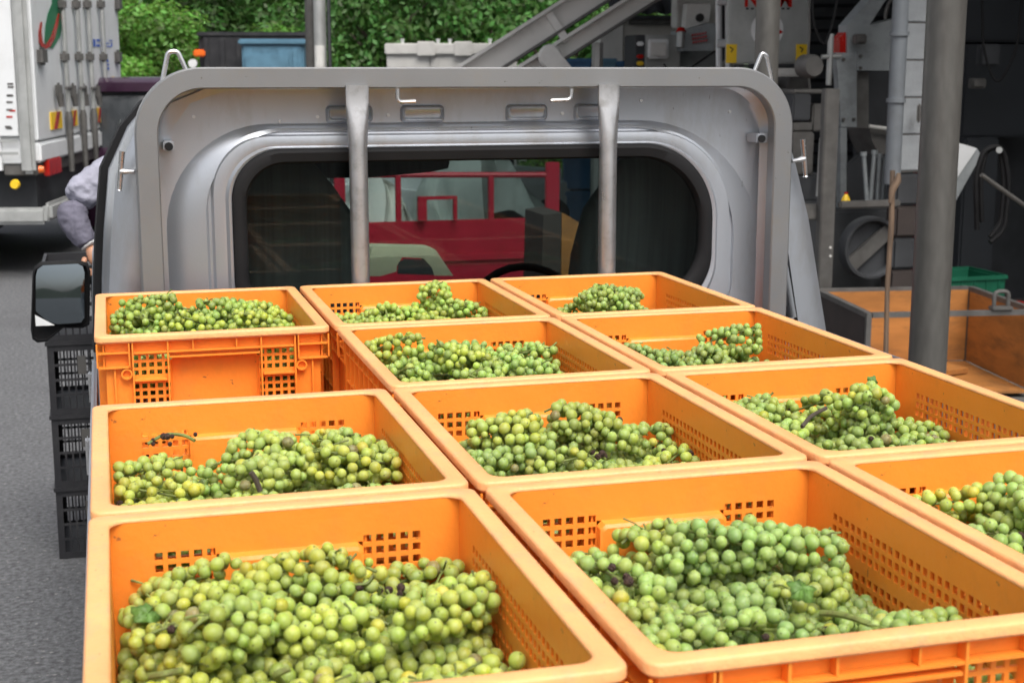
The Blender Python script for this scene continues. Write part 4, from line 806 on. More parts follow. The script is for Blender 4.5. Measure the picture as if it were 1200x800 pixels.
mk = LR(37, 202, .02); MB().tube([(.0, .02, mk.z), (.04, .02, mk.z)], [.034, .028], 12).build('marker_lamp', M['oranlamp'], lorry)
mk2 = LS(18, 216); MB().tube([(mk2.x, 0, mk2.z), (mk2.x, -.04, mk2.z)], [.042, .034], 12).build('marker_lamp', M['yellow'], lorry)
box('side_skirt', (-6.2, .0, LS(10, 200).z), (-.3, .05, z_fl-.005), M['white'], lorry)
bz0, bz1 = LS(30, 263).z, LS(30, 243).z
MB().box((-2.9, -.04, bz0), (.05, .03, bz1), None, .03).box((.0, .032, bz0+.02), (.08, WL, bz1+.03), None, .03).build('bumper', M['steel'], lorry)
box('chassis', (-6.0, .3, .45), (-.1, WL-.3, z_b-.2), M['dark'], lorry)
for x in (-1.6, -5.4):
    for y in (.22, WL-.22):
        wh = MB().tube([(x, y-.16, .45), (x, y-.14, .45), (x, y+.14, .45), (x, y+.16, .45)], [.37, .45, .45, .37], 28).build('wheel', M['tyre'], lorry)
MB().box((-8.2, .05, .5), (-6.3, WL-.05, 2.9), None, .15).build('lorry_cab', M['white'], lorry)
box('cab_glass', (-8.0, .03, 1.6), (-7.0, .049, 2.4), M['darkglass'], lorry)
# ================================================================== PURPLE CAR
def car(p, rz, label):
    t = thing('parked_car', label, 'car', (p.x, p.y, 0), rz); L, Wd = 3.5, 1.5
    lo = [(x, y) for x, y in ((-.75, 0), (.75, 0), (.75, 3.4), (-.75, 3.4))]
    def lp_(w_, y0, y1, z, r=.15):
        n = 4; pts = []
        for cx, cy, s0 in ((w_-r, y1-r, 0), (-w_+r, y1-r, 90), (-w_+r, y0+r, 180), (w_-r, y0+r, 270)):
            for i in range(n+1): a = R(s0+90*i/n); pts.append((cx+r*math.cos(a), cy+r*math.sin(a), z))
        return pts
    MB().loft([lp_(.70, .02, 3.35, .2), lp_(.75, -.02, 3.4, .5), lp_(.75, .0, 3.38, .9), lp_(.73, .03, 3.1, 1.0)], cap0=True, cap1=True).build('body', M['purple'], t)
    MB().loft([lp_(.70, .06, 2.95, 1.0), lp_(.66, .14, 2.5, 1.45), lp_(.62, .2, 2.3, 1.58)], cap0=True, cap1=True).build('windows', M['darkglass'], t)
    MB().loft([lp_(.655, .12, 2.45, 1.56), lp_(.64, .12, 2.4, 1.65), lp_(.58, .2, 2.25, 1.70)], cap0=True, cap1=True).build('roof', M['purple'], t)
    for x in (-.62, .62):
        MB().box((x-.08, -.05, .95), (x+.08, .03, 1.3), None, .02).build('tail_lamp', M['redlamp'], t)
        for y in (.6, 2.8): MB().tube([(x-.09, y, .28), (x+.09, y, .28)], .28, 20).build('wheel', M['tyre'], t)
car(D(172, 79, 14.5), -.15, 'dark purple parked car half hidden between the white lorry and the silver cab')
# ================================================================== BLACK TRUCK WITH BLUE BOX
bp = D(300, 79, 20); bt = thing('parked_truck', 'black truck with orange lamps and a black slatted body far behind the cab roof', 'truck', (bp.x, bp.y, 0), -.20)
h = 1.78+43/F_PX*20
mb = MB().box((-.72, 0, .6), (.75, .06, h-.02), None, .02)
for k in range(7): mb.box((-.70+k*.22, -.03, .7), (-.64+k*.22, -.001, h-.08))
mb.box((-.80, -.02, h-.07), (.78, 3, h), None, .02); mb.box((-.78, .07, .6), (-.72, 3, h-.08)); mb.box((.72, .07, .6), (.78, 3, h-.08)); mb.build('truck_body', M['blackp'], bt)
for x in (-.80, .60): MB().box((x-.04, -.10, h-.34), (x+.12, -.031, h-.24), None, .02).build('orange_lamp', M['oranlamp'], bt); MB().tube([(x-.05, -.05, 1.86), (x-.05, -.12, 1.86)], .06, 12).build('white_lamp', M['whitep'], bt)
for x in (-.6, .6):
    for y in (.6, 2.6): MB().tube([(x-.12, y, .35), (x+.12, y, .35)], .35, 20).build('wheel', M['tyre'], bt)
bb = thing('blue_box', 'pale blue plastic box carried at the back of the black truck', 'box', (bp.x, bp.y-.45, 0), -.20)
q = MB().box((-.20, -.3, 1.3), (.62, .25, 2.12), None, .03); q.box((-.24, -.34, 2.1), (.66, .27, 2.18), None, .02); 
for k in range(4): q.box((-.12+k*.2, -.32, 1.4), (-.06+k*.2, -.299, 2.05))
q.build('box_body', M['bluebox'], bb)
MB().box((-.15, -.345, 1.3), (.42, -.325, 1.98), None, .02).build('box_panel', M['teal'] if 0 else M['bluebox'], bb)
MB().box((-.3, -.35, .5), (.7, .3, 1.295), None, .02).build('box_stand', M['dark'], bb)
# ================================================================== UTILITY POLES, TANK, CONVEYOR, SHED, BLUE CRATES
for u, d, r, l in ((365, 14, .055, 'left grey utility pole rising behind the cab roof, darker of the pair'), (376, 13.6, .062, 'right utility pole of the pair, paler with a cable duct')):
    p = D(u, 79, d); t = thing('utility_pole', l, 'pole', (p.x, p.y, 0), 0, 'pair of utility poles behind the cab')
    MB().tube([(0, 0, 0), (0, 0, 6)], [r, r*.85], 12).build('pole_shaft', M['dsteel'] if u < 370 else M['steel'], t)
    MB().tube([(r+.02, -.03, 0), (r+.02, -.03, 5)], .018, 6).build('cable_duct', M['dark'], t)
    if u > 370: MB().tube([(-.02, -.09, 1.5), (-.02, -.09, 2.0)], .05, 10).build('insulated_pipe', M['tank'], t)
a, b = D(453, 79, 19.5), D(606, 79, 19.5); tk = thing('water_tank', 'pale grey rectangular tank with a thick bolted rim behind the cab roof', 'tank', (a.x, a.y, 0), math.atan2(b.y-a.y, b.x-a.x)); L = (b-a).length; zt_ = 1.78+30/F_PX*19.5
for k in range(3): box('tank_panel', (k*L/3+.003, 0, .2), ((k+1)*L/3-.003, .05, zt_-.14), M['tank'], tk, .01)
box('tank_shell', (.01, .055, .1), (L-.01, 1.8, zt_-.16), M['tank'], tk)
rm = box('tank_rim', (-.02, -.04, zt_-.15), (L+.02, 1.85, zt_), M['tank'], tk, .015)
for x in (.42, .92): box('rim_joint', (x, -.06, zt_-.17), (x+.24, .1, zt_+.025), M['tank'], rm, .01)
for x in (.22, .70, .86, 1.4): MB().tube([(x, .0, zt_), (x, 0, zt_+.06)], [.018, .028], 10).build('bolt', M['whitep'], rm)
# conveyor
cv = thing('conveyor', 'grey steel inclined conveyor frame rising to the right behind the cab roof', 'conveyor')
def beam(name, u0, v0, u1, v1, wpx, d, dd, m, parent, thick=.05):
    a, b = D(u0, v0, d), D(u1, v1, dd); ax = (b-a).normalized(); fwd = FW; up_ = ax.cross(fwd).normalized(); up_ = up_ if up_.z > 0 else -up_; n_ = ax.cross(up_).normalized(); w_ = wpx/F_PX*d/2
    return MB().prism([a+up_*w_, b+up_*w_, b-up_*w_, a-up_*w_], n_*thick).build(name, m, parent, smooth=False)
for (uu, vv, u2, v2, wp, nm) in ((470, 140, 790, -64, 28, 'side_beam'), (500, 160, 900, -92, 20, 'side_beam')):
    o = beam(nm, uu, vv, u2, v2, wp, 12, 12, M['tank'], cv)
    dx, dy = u2-uu, v2-vv; l = math.hypot(dx, dy); nx_, ny_ = dy/l*wp/2, -dx/l*wp/2
    beam('beam_flange', uu+nx_, vv+ny_, u2+nx_, v2+ny_, 4, 11.93, 11.93, M['tank'], o, .06); beam('beam_edge', uu-nx_, vv-ny_, u2-nx_, v2-ny_, 3, 11.94, 11.94, M['dsteel'], o, .05)
beam('cross_brace', 641, 14, 664, 50, 9, 11.95, 11.95, M['tank'], cv)
br = beam('pivot_bracket', 640, 62, 665, 92, 22, 11.8, 11.8, M['tank'], cv); p = D(645, 66, 11.78); MB().tube([p+FW*.05, p, p-FW*.02], [.10, .10, .08], 14).build('bolt', M['tank'], br)
for u in (560, 700): p = D(u, 79, 12.1); MB().tube([(p.x, p.y, 0), (p.x, p.y, 1.4 if u == 560 else 2.0)], .05, 8).build('conveyor_leg', M['steel'], cv)
# pale shed
a = D(703, 79, 16); b = D(785, 79, 16); an = math.atan2(b.y-a.y, b.x-a.x); sh_ = thing('shed', 'pale rendered shed with a dark corrugated roof edge behind the machines', 'shed', (a.x, a.y, 0), an)
zt_ = 1.78+57/F_PX*16
box('side_wall', (0, 0, 0), (.25, 1.5, zt_-.02), M['tank'], sh_); box('front_wall', (.254, .02, 0), (1.6, 1.5, zt_), M['shed'], sh_)
rf = MB()
for k in range(9): rf.prism([(.1+k*.2, -.2, zt_+.04), (.2+k*.2, -.2, zt_+.10), (.3+k*.2, -.2, zt_+.04), (.2+k*.2, -.2, zt_+.07)], (0, 2.2, .75))
rf.box((.1, -.18, zt_+.0), (1.9, -.13, zt_+.04)); rf.build('corrugated_roof', M['dark'], sh_)
mb = MB(); mb.tube([(.3, -.1, zt_-.02), (1.6, -.1, zt_-.02)], .04, 8); mb.build('gutter', M['dsteel'], sh_)
for i, (u0, u1, l, m) in enumerate(((662, 693, 'dark blue plastic crate under the conveyor, left of three', 'bluecrate'), (694, 722, 'lighter blue plastic crate, middle of the three under the conveyor', 'bluebox'), (723, 742, 'small blue crate, right of three beside the control box', 'bluecrate'))):
    a, b = D(u0, 79, 13.5), D(u1, 79, 13.5); t = thing('blue_crate', l, 'crate', (a.x, a.y, 0), math.atan2(b.y-a.y, b.x-a.x), 'blue crates stacked under the conveyor'); L = (b-a).length; zc = 1.78+(14 if i < 2 else 11)/F_PX*13.5
    mb = MB()
    for k in range(6):
        z0 = zc-(k+1)*.31; 
        if z0 < 0: break
        mb.box((0, 0, z0+.01), (L, .4, z0+.30), None, .01); mb.box((-.01, -.015, z0+.255), (L+.01, .41, z0+.30), None, .008)
    mb.build('crate_stack', M[m], t)
# ================================================================== PROCESSING MACHINES
cb = thing('control_cabinet', 'grey control cabinet with a square pale display and indicator lamps', 'cabinet')
def slab(name, u0, v0, u1, v1, d, depth, m, parent, bev=.01):   # upright box facing the camera's general direction, aligned to world axes
    a, b = D(u0, v0, d), D(u1, v1, d); a2 = Y(u1, v1, a.y)
    return MB().box((a.x, a.y, a2.z), (a2.x, a.y+depth, a.z), None, bev).build(name, m, parent)
slab('cabinet_body', 757, 41, 796, 130, 12, .35, M['steel'], cb); s = slab('display_frame', 760, 46, 784, 69, 11.93, .03, M['whitep'], cb); slab('display_screen', 763, 50, 781, 66, 11.91, .01, M['tank'], s)
slab('side_box', 746, 41, 756, 130, 12, .3, M['dark'], cb)
for v, m in ((52, 'whitep'), (67, 'redlamp'), (75, 'yellow')): slab('indicator', 747, v-3, 755, v+2, 11.93, .03, M[m], cb)
slab('cabinet_leg', 757, 131, 762, 330, 12, .05, M['steel'], cb); slab('cabinet_leg', 790, 131, 796, 330, 12, .05, M['steel'], cb)
hp = thing('grape_press', 'pale grey destemming machine with a slanted hood, red script and a red beacon', 'machine')
slab('press_body', 797, 60, 840, 300, 12.4, .15, M['grey'], hp); slab('upper_housing', 795, -40, 840, 33, 12.2, .15, M['tank'], hp)
pg = [D(799, 60, 12), D(802, 36, 12), D(828, 28, 12), D(840, 27, 12), D(836, 60, 12)]; MB().prism(pg, (0, .3, 0)).build('slanted_hood', M['grey'], hp)
pg = [D(803, 34, 12.1), D(806, 5, 12.1), D(833, 5, 12.1), D(831, 26, 12.1)]; MB().prism(pg, (0, .1, 0)).build('hood_lid', M['tank'], hp)
p = D(821, 21, 11.98); MB().tube([p+Vector((0, .03, 0)), p], .035, 8).build('black_emblem', M['blackprint'], hp)
be = MB().tube([D(797, 56, 11.9), D(798, 38, 11.9)], .035, 10).build('beacon', M['steel'], hp); MB().tube([D(798, 38, 11.9), D(798, 33, 11.9)], [.045, .03], 10).build('beacon_lamp', M['redlamp'], be)
mb = MB()
for r_ in range(3):
    x = 0
    for k in range(6):
        u, v = 811+k*3+r_*.6, 43+r_*4.2-k*.5; a = D(u, v, 11.97); b = D(u+1.8, v-1.6, 11.97); mb.tube([a, a.lerp(b, .5)+Vector((0, 0, .012)), b], .007, 5)
mb.build('red_script', M['redlamp'], hp)
for u in (842, 853): MB().tube([D(u, -30, 11), D(u+1, 130, 11)], .024, 10).build('white_pipe', M['whitep'], hp)
for v in (2, 51): MB().tube([D(840, v, 10.95), D(856, v, 10.95)], .03, 8).build('pipe_collar', M['whitep'], hp)
slab('black_slot', 845, 2, 850, 72, 11.1, .05, M['dark'], hp)
tw = thing('machine_tower', 'tall grey steel machine panel with red letters and two yellow warning stickers', 'machine')
fp = slab('front_panel', 857, -60, 948, 75, 10, .06, M['steel'], tw)
slab('lower_box', 900, 80, 942, 90, 9.95, .08, M['tank'], tw); slab('tower_base', 866, 76, 945, 79, 10.02, .1, M['dark'], tw); slab('tower_leg', 862, 91, 900, 330, 10.3, .2, M['dark'], tw)
slab('tower_leg', 925, 91, 940, 330, 10.3, .2, M['dsteel'], tw)
fy = D(856, -60, 10).y
for ch, u in (('N', 881), ('M', 920)):
    p = Y(u, 0, fy-.004); to_ = text('letter_outline', ch, .15, p, (R(90), 0, 0), M['redlamp'], None); bpy.context.view_layer.update(); me = bpy.data.meshes.new_from_object(to_); mo = link(bpy.data.objects.new('red_letter', me), fp); mo.location = to_.location; mo.rotation_euler = to_.rotation_euler; bpy.data.objects.remove(to_)
for k in range(9):
    u = 874+k*6
    if 885 < u < 912: continue
    a = Y(u, 10.5, fy-.003); MB().box((a.x, a.y-.002, a.z-.006), (a.x+.022, a.y, a.z+.006)).build('small_print', M['blackprint'], fp, smooth=False)
c = Y(899, 35, fy-.004); MB().tube([c, c-Vector((0, .003, 0))], 21/F_PX*10, 28).build('round_sticker', M['whitep'], fp)
a = [Y(u, v, fy-.009) for u, v in ((911, 33), (918, 38), (912, 41))]; MB().prism(a, (0, .003, 0)).build('red_arrow', M['redlamp'], fp, smooth=False)
for u0, u1 in ((850, 863), (932, 945)):
    a, b = Y(u0+1, 52, fy-.004), Y(u1, 74, fy-.004); st = MB().box((a.x, a.y-.002, b.z), (b.x, a.y, a.z)).build('warning_sticker', M['yellow'], fp, smooth=False)
    cxm = (a.x+b.x)/2; MB().tube([(cxm-.015, a.y-.003, a.z-.02), (cxm+.012, a.y-.003, a.z-.035), (cxm-.005, a.y-.003, a.z-.055)], .005, 5).build('warning_symbol', M['blackprint'], st)
# ================================================================== POLES
def pole(u, d, r, label, m='pole'):
    p = D(u, 79, d); t = thing('steel_pole', label, 'pole', (p.x, p.y, 0), 0, 'steel columns of the shelter'); MB().tube([(0, 0, .012), (0, 0, 3.6)], r, 32).build('pole_shaft', M[m], t)
    MB().box((-r-.07, -r-.07, .006), (r+.07, r+.07, .012)).build('base_plate', M['dsteel'], t); return p
pa = pole(1105.5, 4.6, .062, 'thick steel column rising right of the truck, in front of the plywood bin'); pb = pole(898, 7.5, .062, 'thinner looking steel column behind the right end of the cab guard')
# ================================================================== SHELTER / WAREHOUSE
wb = thing('warehouse', 'dark open warehouse shelter on the right with dark sheet walls and roof', 'building')
x_e = pa.x-.35
def quad(name, pts, d, m, parent=wb): return MB().prism(pts, d).build(name, m, parent, smooth=False)
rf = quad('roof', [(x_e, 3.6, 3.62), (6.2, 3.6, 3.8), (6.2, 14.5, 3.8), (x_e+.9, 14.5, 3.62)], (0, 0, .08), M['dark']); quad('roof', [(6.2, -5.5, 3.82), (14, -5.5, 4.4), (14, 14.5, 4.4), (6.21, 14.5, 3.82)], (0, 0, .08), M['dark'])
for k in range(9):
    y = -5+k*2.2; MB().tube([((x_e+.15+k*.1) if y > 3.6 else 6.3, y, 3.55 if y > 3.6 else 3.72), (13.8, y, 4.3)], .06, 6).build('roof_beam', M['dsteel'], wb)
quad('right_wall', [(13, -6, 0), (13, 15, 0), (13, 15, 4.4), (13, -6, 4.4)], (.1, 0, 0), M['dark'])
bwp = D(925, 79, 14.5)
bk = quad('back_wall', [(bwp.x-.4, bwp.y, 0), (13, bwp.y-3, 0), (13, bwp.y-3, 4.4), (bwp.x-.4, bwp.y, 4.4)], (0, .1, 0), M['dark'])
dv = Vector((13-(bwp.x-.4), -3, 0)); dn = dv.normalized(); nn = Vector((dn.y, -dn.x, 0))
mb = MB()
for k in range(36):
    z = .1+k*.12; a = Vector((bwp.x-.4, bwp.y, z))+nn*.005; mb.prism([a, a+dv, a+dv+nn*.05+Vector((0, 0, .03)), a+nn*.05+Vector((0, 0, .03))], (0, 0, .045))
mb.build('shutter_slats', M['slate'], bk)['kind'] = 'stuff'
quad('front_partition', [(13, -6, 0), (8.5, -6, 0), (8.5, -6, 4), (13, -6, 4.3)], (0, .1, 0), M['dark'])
# dark cupboards at the right
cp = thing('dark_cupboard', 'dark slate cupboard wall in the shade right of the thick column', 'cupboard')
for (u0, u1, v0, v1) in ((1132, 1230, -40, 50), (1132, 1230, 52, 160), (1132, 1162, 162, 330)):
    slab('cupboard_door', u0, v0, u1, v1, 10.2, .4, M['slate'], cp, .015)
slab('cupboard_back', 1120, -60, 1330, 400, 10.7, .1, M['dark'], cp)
# block pillar built of single blocks
pl_ = thing('block_pillar', 'white painted concrete block pillar with a red edge strip behind the thick column', 'pillar'); dP = 8.8; a = D(1056, 79, dP); b = D(1087, 79, dP); wz = .225; wP = Y(1087, 79, a.y).x-a.x
bwm = MB().box((0, 0, 0), (wP-.004, .12, wz-.008), None, .006)
z = Y(1070, 200, a.y).z
core = box('mortar', (a.x+.006, a.y+.006, z-.01), (a.x+wP-.01, a.y+.11, 3.6), M['dsteel'], pl_)
proto_b = None
while z < 3.5:
    if proto_b is None: proto_b = bwm.build('block', M['block'], pl_); o = proto_b
    else: o = proto_b.copy(); S.collection.objects.link(o); o.parent = pl_
    o.location = (a.x, a.y+rnd.uniform(-.002, .002), z); z += wz
zl = Y(1070, 200, a.y).z; k = 0; z = zl-.014
while z > .05: h_ = .2; MB().box((a.x+rnd.uniform(-.01, .01), a.y-.01, max(0, z-h_)), (a.x+wP-.01, a.y+.12, z-.006), None, .015).build('stone', M['plyd'] if k % 2 else M['dark'], pl_); k += 1; z -= h_
box('red_strip', (a.x+wP-.002, a.y-.03, .25), (a.x+wP+.03, a.y+.1, 3.6), M['red'], pl_)
slab('socket_plate', 1076, 122, 1080, 144, dP-.02, .02, M['dsteel'], pl_)
pp = thing('drain_pipe', 'long grey plastic pipe standing in front of the white block pillar, ending above the rail', 'pipe')
A = D(1057, -30, 8.3); B = D(1052, 79, 8.3); C_ = D(1046, 205, 8.3); E_ = C_+Vector((.02, -.02, -.1))
MB().tube(arc([(B.x, B.y, 3.5), B, (B.x, B.y, C_.z), (B.x, B.y, C_.z-.06)], r=.03), 9.5/F_PX*8.3, 16).build('pipe_run', M['pipeg'], pp)
for v in (40, 118): p = D(1053, v, 8.3); MB().tube([(B.x, B.y, p.z-.012), (B.x, B.y, p.z+.012)], 11.5/F_PX*8.3, 16).build('pipe_joint', M['pipeg'], pp)
# hopper machine
hm_ = thing('hopper_machine', 'grey steel hopper machine with sloping top and open front left of the pipe', 'machine'); d = 9.4
Q = lambda u, v, d_=d: Y(u, v, D(u, 79, d_).y if False else HY)
HY = D(1010, 79, d).y
MB().prism([Y(u, v, HY) for u, v in ((993, 62), (993, 30), (1045, -30), (1058, -30), (1020, 28), (1015, 62))], (0, .12, 0)).build('hopper_top', M['grey'], hm_)
MB().prism([Y(u, v, HY+.03) for u, v in ((1015, 61), (1017, 30), (1060, 20), (1060, 61))], (0, .12, 0)).build('hopper_side', M['grey'], hm_)
c = Y(1060, 20, HY-.04); MB().tube([c+Vector((.14*math.cos(R(t_)), 0, .16*math.sin(R(t_)))) for t_ in range(90, 190, 12)], .012, 6).build('handle_hoop', M['dsteel'], hm_)
for pts, m, nm in ((((980, 62), (1004, 62), (1004, 149), (986, 149)), 'grey', 'side_plate'), (((1004.5, 60), (1053, 60), (1053, 83), (1004.5, 83)), 'grey', 'top_plate'), (((1003, 84), (1018, 84), (1018, 150), (1001, 150)), 'dsteel', 'inner_plate'), (((985, 150), (992.5, 150), (992, 260), (985, 260)), 'grey', 'front_leg'), (((993, 195), (1012, 180), (1012, 236), (993, 236)), 'dark', 'lower_plate')):
    MB().prism([Y(u, v, HY-.01 if nm != 'inner_plate' else HY+.05) for u, v in pts], (0, .06, 0)).build(nm, M[m], hm_, smooth=False)
MB().prism([Y(u, v, HY+.5) for u, v in ((1004, 84), (1060, 84), (1060, 240), (1004, 240))], (0, .05, 0)).build('back_plate', M['dark'], hm_, smooth=False)
MB().prism([Y(u, v, HY+.1) for u, v in ((1018, 148), (1055, 152), (1050, 178), (1030, 182), (1022, 165))], (0, .3, 0)).build('chute', M['dsteel'], hm_)
MB().tube([Y(1018, 148, HY+.05), Y(1056, 153, HY+.05)], .012, 8).build('chute_lip', M['tank'], hm_)
p = Y(983, 55, HY-.05); MB().prism([Y(984, 62, HY+.02), Y(984, 45, HY+.02), Y(991, 38, HY+.02), Y(992, 62, HY+.02)], (0, .1, 0)).build('red_cover', M['redlamp'], hm_)
MB().tube([Y(963, 67, HY-.02), Y(985, 66, HY-.02)], .015, 8).build('rail', M['steel'], hm_); MB().tube([Y(974, 40, HY-.02), Y(971, 100, HY-.02)], .02, 8).build('rail', M['steel'], hm_)
# small machine parts left of hopper
vm = thing('pump_unit', 'small dark pump unit with round housing between the cab guard and the hopper machine', 'machine'); VY = D(950, 79, 9.0).y
c = Y(952, 78, VY); MB().tube([c+Vector((0, .1, 0)), c, c-Vector((0, .03, 0))], [.075, .075, .06], 20).build('round_housing', M['dsteel'], vm)
for (u0, v0, u1, v1, m, nm) in ((930, 105, 971, 110, 'dsteel', 'shelf'), (930, 110, 950, 142, 'dark', 'motor'), (953, 122, 971, 154, 'dsteel', 'gear_box'), (928, 144, 953, 154, 'dsteel', 'shelf'), (928, 155, 953, 205, 'dsteel', 'pedestal'), (930, 206, 975, 235, 'dark', 'pedestal')):
    a, b = Y(u0, v0, VY), Y(u1, v1, VY); MB().box((a.x, VY, b.z), (b.x, VY+.25, a.z), None, .01).build(nm, M[m], vm)
for (u0, v0, u1, v1, r, m) in ((962, 162, 958, 230, .011, 'steel'),): MB().tube([Y(u0, v0, VY-.05), Y(u1, v1, VY-.05)], r, 8).build('thin_pipe', M[m], vm)
slab('pedestal', 928, 236, 972, 345, 9.1, .3, M['dark'], vm)
fr_ = thing('steel_post', 'brownish flat steel post standing left of the hopper machine', 'post'); a, b = D(968, 104, 8.6), D(985, 104, 8.6); MB().box((a.x, a.y, 0), (Y(985, 104, a.y).x, a.y+.06, a.z), None, .006).build('post_shaft', M['dsteel'], fr_)
for v in (290, 300): p = Y(973, v, a.y-.003); MB().tube([p, p-Vector((0, .004, 0))], .008, 8).build('bolt', M['tank'], fr_)
rb_ = thing('cross_rail', 'dull steel cross rail between post and cab guard', 'rail'); a = Y(930, 243, HY-.6); b = Y(1056, 247, HY-.6); slab('rail_bar', 932, 240, 966, 258, 8.75, .04, M['dsteel'], rb_); slab('rail_bar', 985, 236, 1056, 243, 8.75, .04, M['dsteel'], rb_)
# rack of thin steel tubes
for k, (u0, v0, u1, v1) in enumerate(((1012, 178, 1016, 236), (1025, 176, 1020, 235), (1031, 180, 1028, 235), (1038, 183, 1034, 235), (1044, 186, 1039, 235))):
    t = thing('steel_tube', '%s steel tube standing in the rack left of the pipe' % ['leftmost leaning', 'second', 'middle', 'fourth', 'rightmost'][k], 'tube', (0, 0, 0), 0, 'steel tubes standing in a rack'); MB().tube([Y(u0, v0, HY-.35), Y(u1, v1, HY-.35)], .014, 10).build('tube_shaft', M['grey'], t)
    MB().tube([Y(u0, v0, HY-.35), Y(u0, v0+5, HY-.35)], .021, 10).build('tube_collar', M['grey'], t)
yl = thing('yellow_cone', 'small yellow and red object on the rail below the tubes', 'marker'); c = Y(991, 236, HY-.62); MB().loft([[(c.x+r_*math.cos(k*.7854), c.y+r_*math.sin(k*.7854), c.z+z) for k in range(8)] for r_, z in ((.03, 0), (.027, .012), (.01, .045))], cap0=True, cap1=True).build('cone_body', M['yellow'], yl); MB().tube([c+Vector((0, 0, .045)), c+Vector((0, 0, .057))], .012, 8).build('cone_tip', M['redlamp'], yl)
# fan / blower
fn = thing('round_blower', 'big round blower housing with a diagonal bar, low behind the plywood bin', 'blower'); FY = D(1022, 290, 9.0).y; c = Y(1022, 291, FY); rr_ = 37/F_PX*9.0; n = 36
circ = lambda r_, y: [(c.x+r_*math.cos(2*math.pi*k/n), y, c.z+r_*math.sin(2*math.pi*k/n)) for k in range(n)]
MB().loft([circ(rr_, FY+.07), circ(rr_, FY), circ(rr_-.006, FY-.012), circ(rr_-.022, FY-.012), circ(rr_-.03, FY), circ(rr_-.03, FY+.06)]).build('housing_ring', M['dark'], fn)
MB().loft([circ(rr_-.03, FY+.06), circ(.005, FY+.06)]).build('dark_disc', M['dark'], fn)
u_ = Vector((.75, 0, .62)).normalized(); v_ = Vector((-.62, 0, .75)).normalized(); m_ = c+Vector((0, .02, 0)); MB().prism([m_-u_*.19-v_*.045, m_+u_*.19-v_*.045, m_+u_*.19+v_*.045, m_-u_*.19+v_*.045], (0, .03, 0)).build('diagonal_bar', M['dsteel'], fn)
slab('mount_box', 968, 246, 1062, 340, 9.4, .5, M['dark'], fn, .02)
# ================================================================== PLYWOOD BINS
def bin_(pN, pF, wdt, H_, label, rz=None):
    a = Vector((pN.x, pN.y, 0)); dirv = Vector((pF.x-pN.x, pF.y-pN.y, 0)); dl = dirv.length; rz = math.atan2(dirv.y, dirv.x)-math.pi/2
    t = thing('plywood_bin', label, 'bin', a, rz)
    def panel(name, p, q, m1, m2, horizontal=False): pass
    box('side_panel', (-.012, .03, .05), (-.002, dl-.03, H_-.02), M['plyd'], t); box('side_panel', (.0, .03, .05), (.012, dl-.03, H_-.02), M['ply'], t)
    box('back_panel', (.02, dl-.018, .05), (wdt-.02, dl-.004, H_-.02), M['ply'], t); box('side_panel', (wdt-.016, .03, .05), (wdt-.002, dl-.03, H_-.02), M['ply'], t)
    box('floor_panel', (.02, .02, .03), (wdt-.02, dl-.02, .045), M['ply'], t)
    f = MB(); w_ = .028
    for x in (-w_/2, wdt-w_/2):
        for y in (-w_/2, dl-w_/2): f.box((x, y, .01), (x+w_, y+w_, H_-.003))
        f.box((x-.003, w_/2, H_-w_), (x+w_+.003, dl-w_/2, H_)); 
    for y in (-w_/2, dl-w_/2): f.box((w_/2+.004, y-.003, H_-w_), (wdt-w_/2-.004, y+w_+.003, H_-.001))
    f.build('steel_frame', M['dsteel'], t); return t, dl
bN, bF = Z(1018, 366, .50), Z(958, 338, .50); b1, dl1 = bin_(bN, bF, .95, .50, 'orange plywood bin with a steel angle frame, open at the front, behind the thick column')
ang_ = b1.rotation_euler.z; ex = Vector((math.cos(ang_), math.sin(ang_), 0)); ey = Vector((-math.sin(ang_), math.cos(ang_), 0)); o0 = Vector((bN.x, bN.y, 0))
wl = thing('wood_plank', 'flat wooden board lying on the floor of the plywood bin', 'board', o0+ex*.62+ey*.5+Vector((0, 0, .052)), ang_+.4); box('board_body', (-.14, -.1, 0), (.14, .1, .03), M['ply'], wl, .003)
mt = thing('corner_bracket', 'dull steel bracket on the right front corner of the plywood bin', 'bracket', o0+ex*.74+Vector((0, 0, .501)), ang_); MB().box((-.06, -.03, 0), (.06, .03, .02), None, .005).tube(arc([(-.04, 0, .01), (-.04, 0, .10), (.04, 0, .10), (.04, 0, .01)], r=.03), .012, 8).build('bracket_loop', M['dsteel'], mt)
# divider panel (bright orange side inside the bin)
# green crates
for k, (z, l) in enumerate(((.0, 'green plastic crate standing on the floor behind the plywood bin, lower of two'), (.243, 'green plastic crate on top of the lower one, right behind the thick column'))):
    p = D(1128, 330, 9.2); t = thing('green_crate', l, 'crate', (p.x, p.y, z), 0, 'green crates behind the plywood bin'); t.scale = (1, 1, .84); w_, h_ = .62, .285; mb = MB()
    for a, b in (((-.3, 0, .0), (.3, .012, h_-.02)), ((-.3, .4, 0), (.3, .412, h_-.02)), ((-.312, 0, 0), (-.301, .412, h_-.02)), ((.301, 0, 0), (.312, .412, h_-.02)), ((-.3, .012, 0), (.3, .4, .01))): mb.box(a, b)
    for q_ in range(7): mb.box((-.28+q_*.09, -.008, .02), (-.27+q_*.09, -.0005, h_-.04))
    mb.build('crate_body', M['teal'], t); MB().box((-.325, -.015, h_-.035), (.325, 0-.001, h_), None, .005).box((-.325, .413, h_-.035), (.325, .427, h_), None, .005).box((-.327, 0, h_-.034), (-.313, .412, h_-.001)).box((.313, 0, h_-.034), (.327, .412, h_-.001)).build('crate_rim', M['teal'], t)
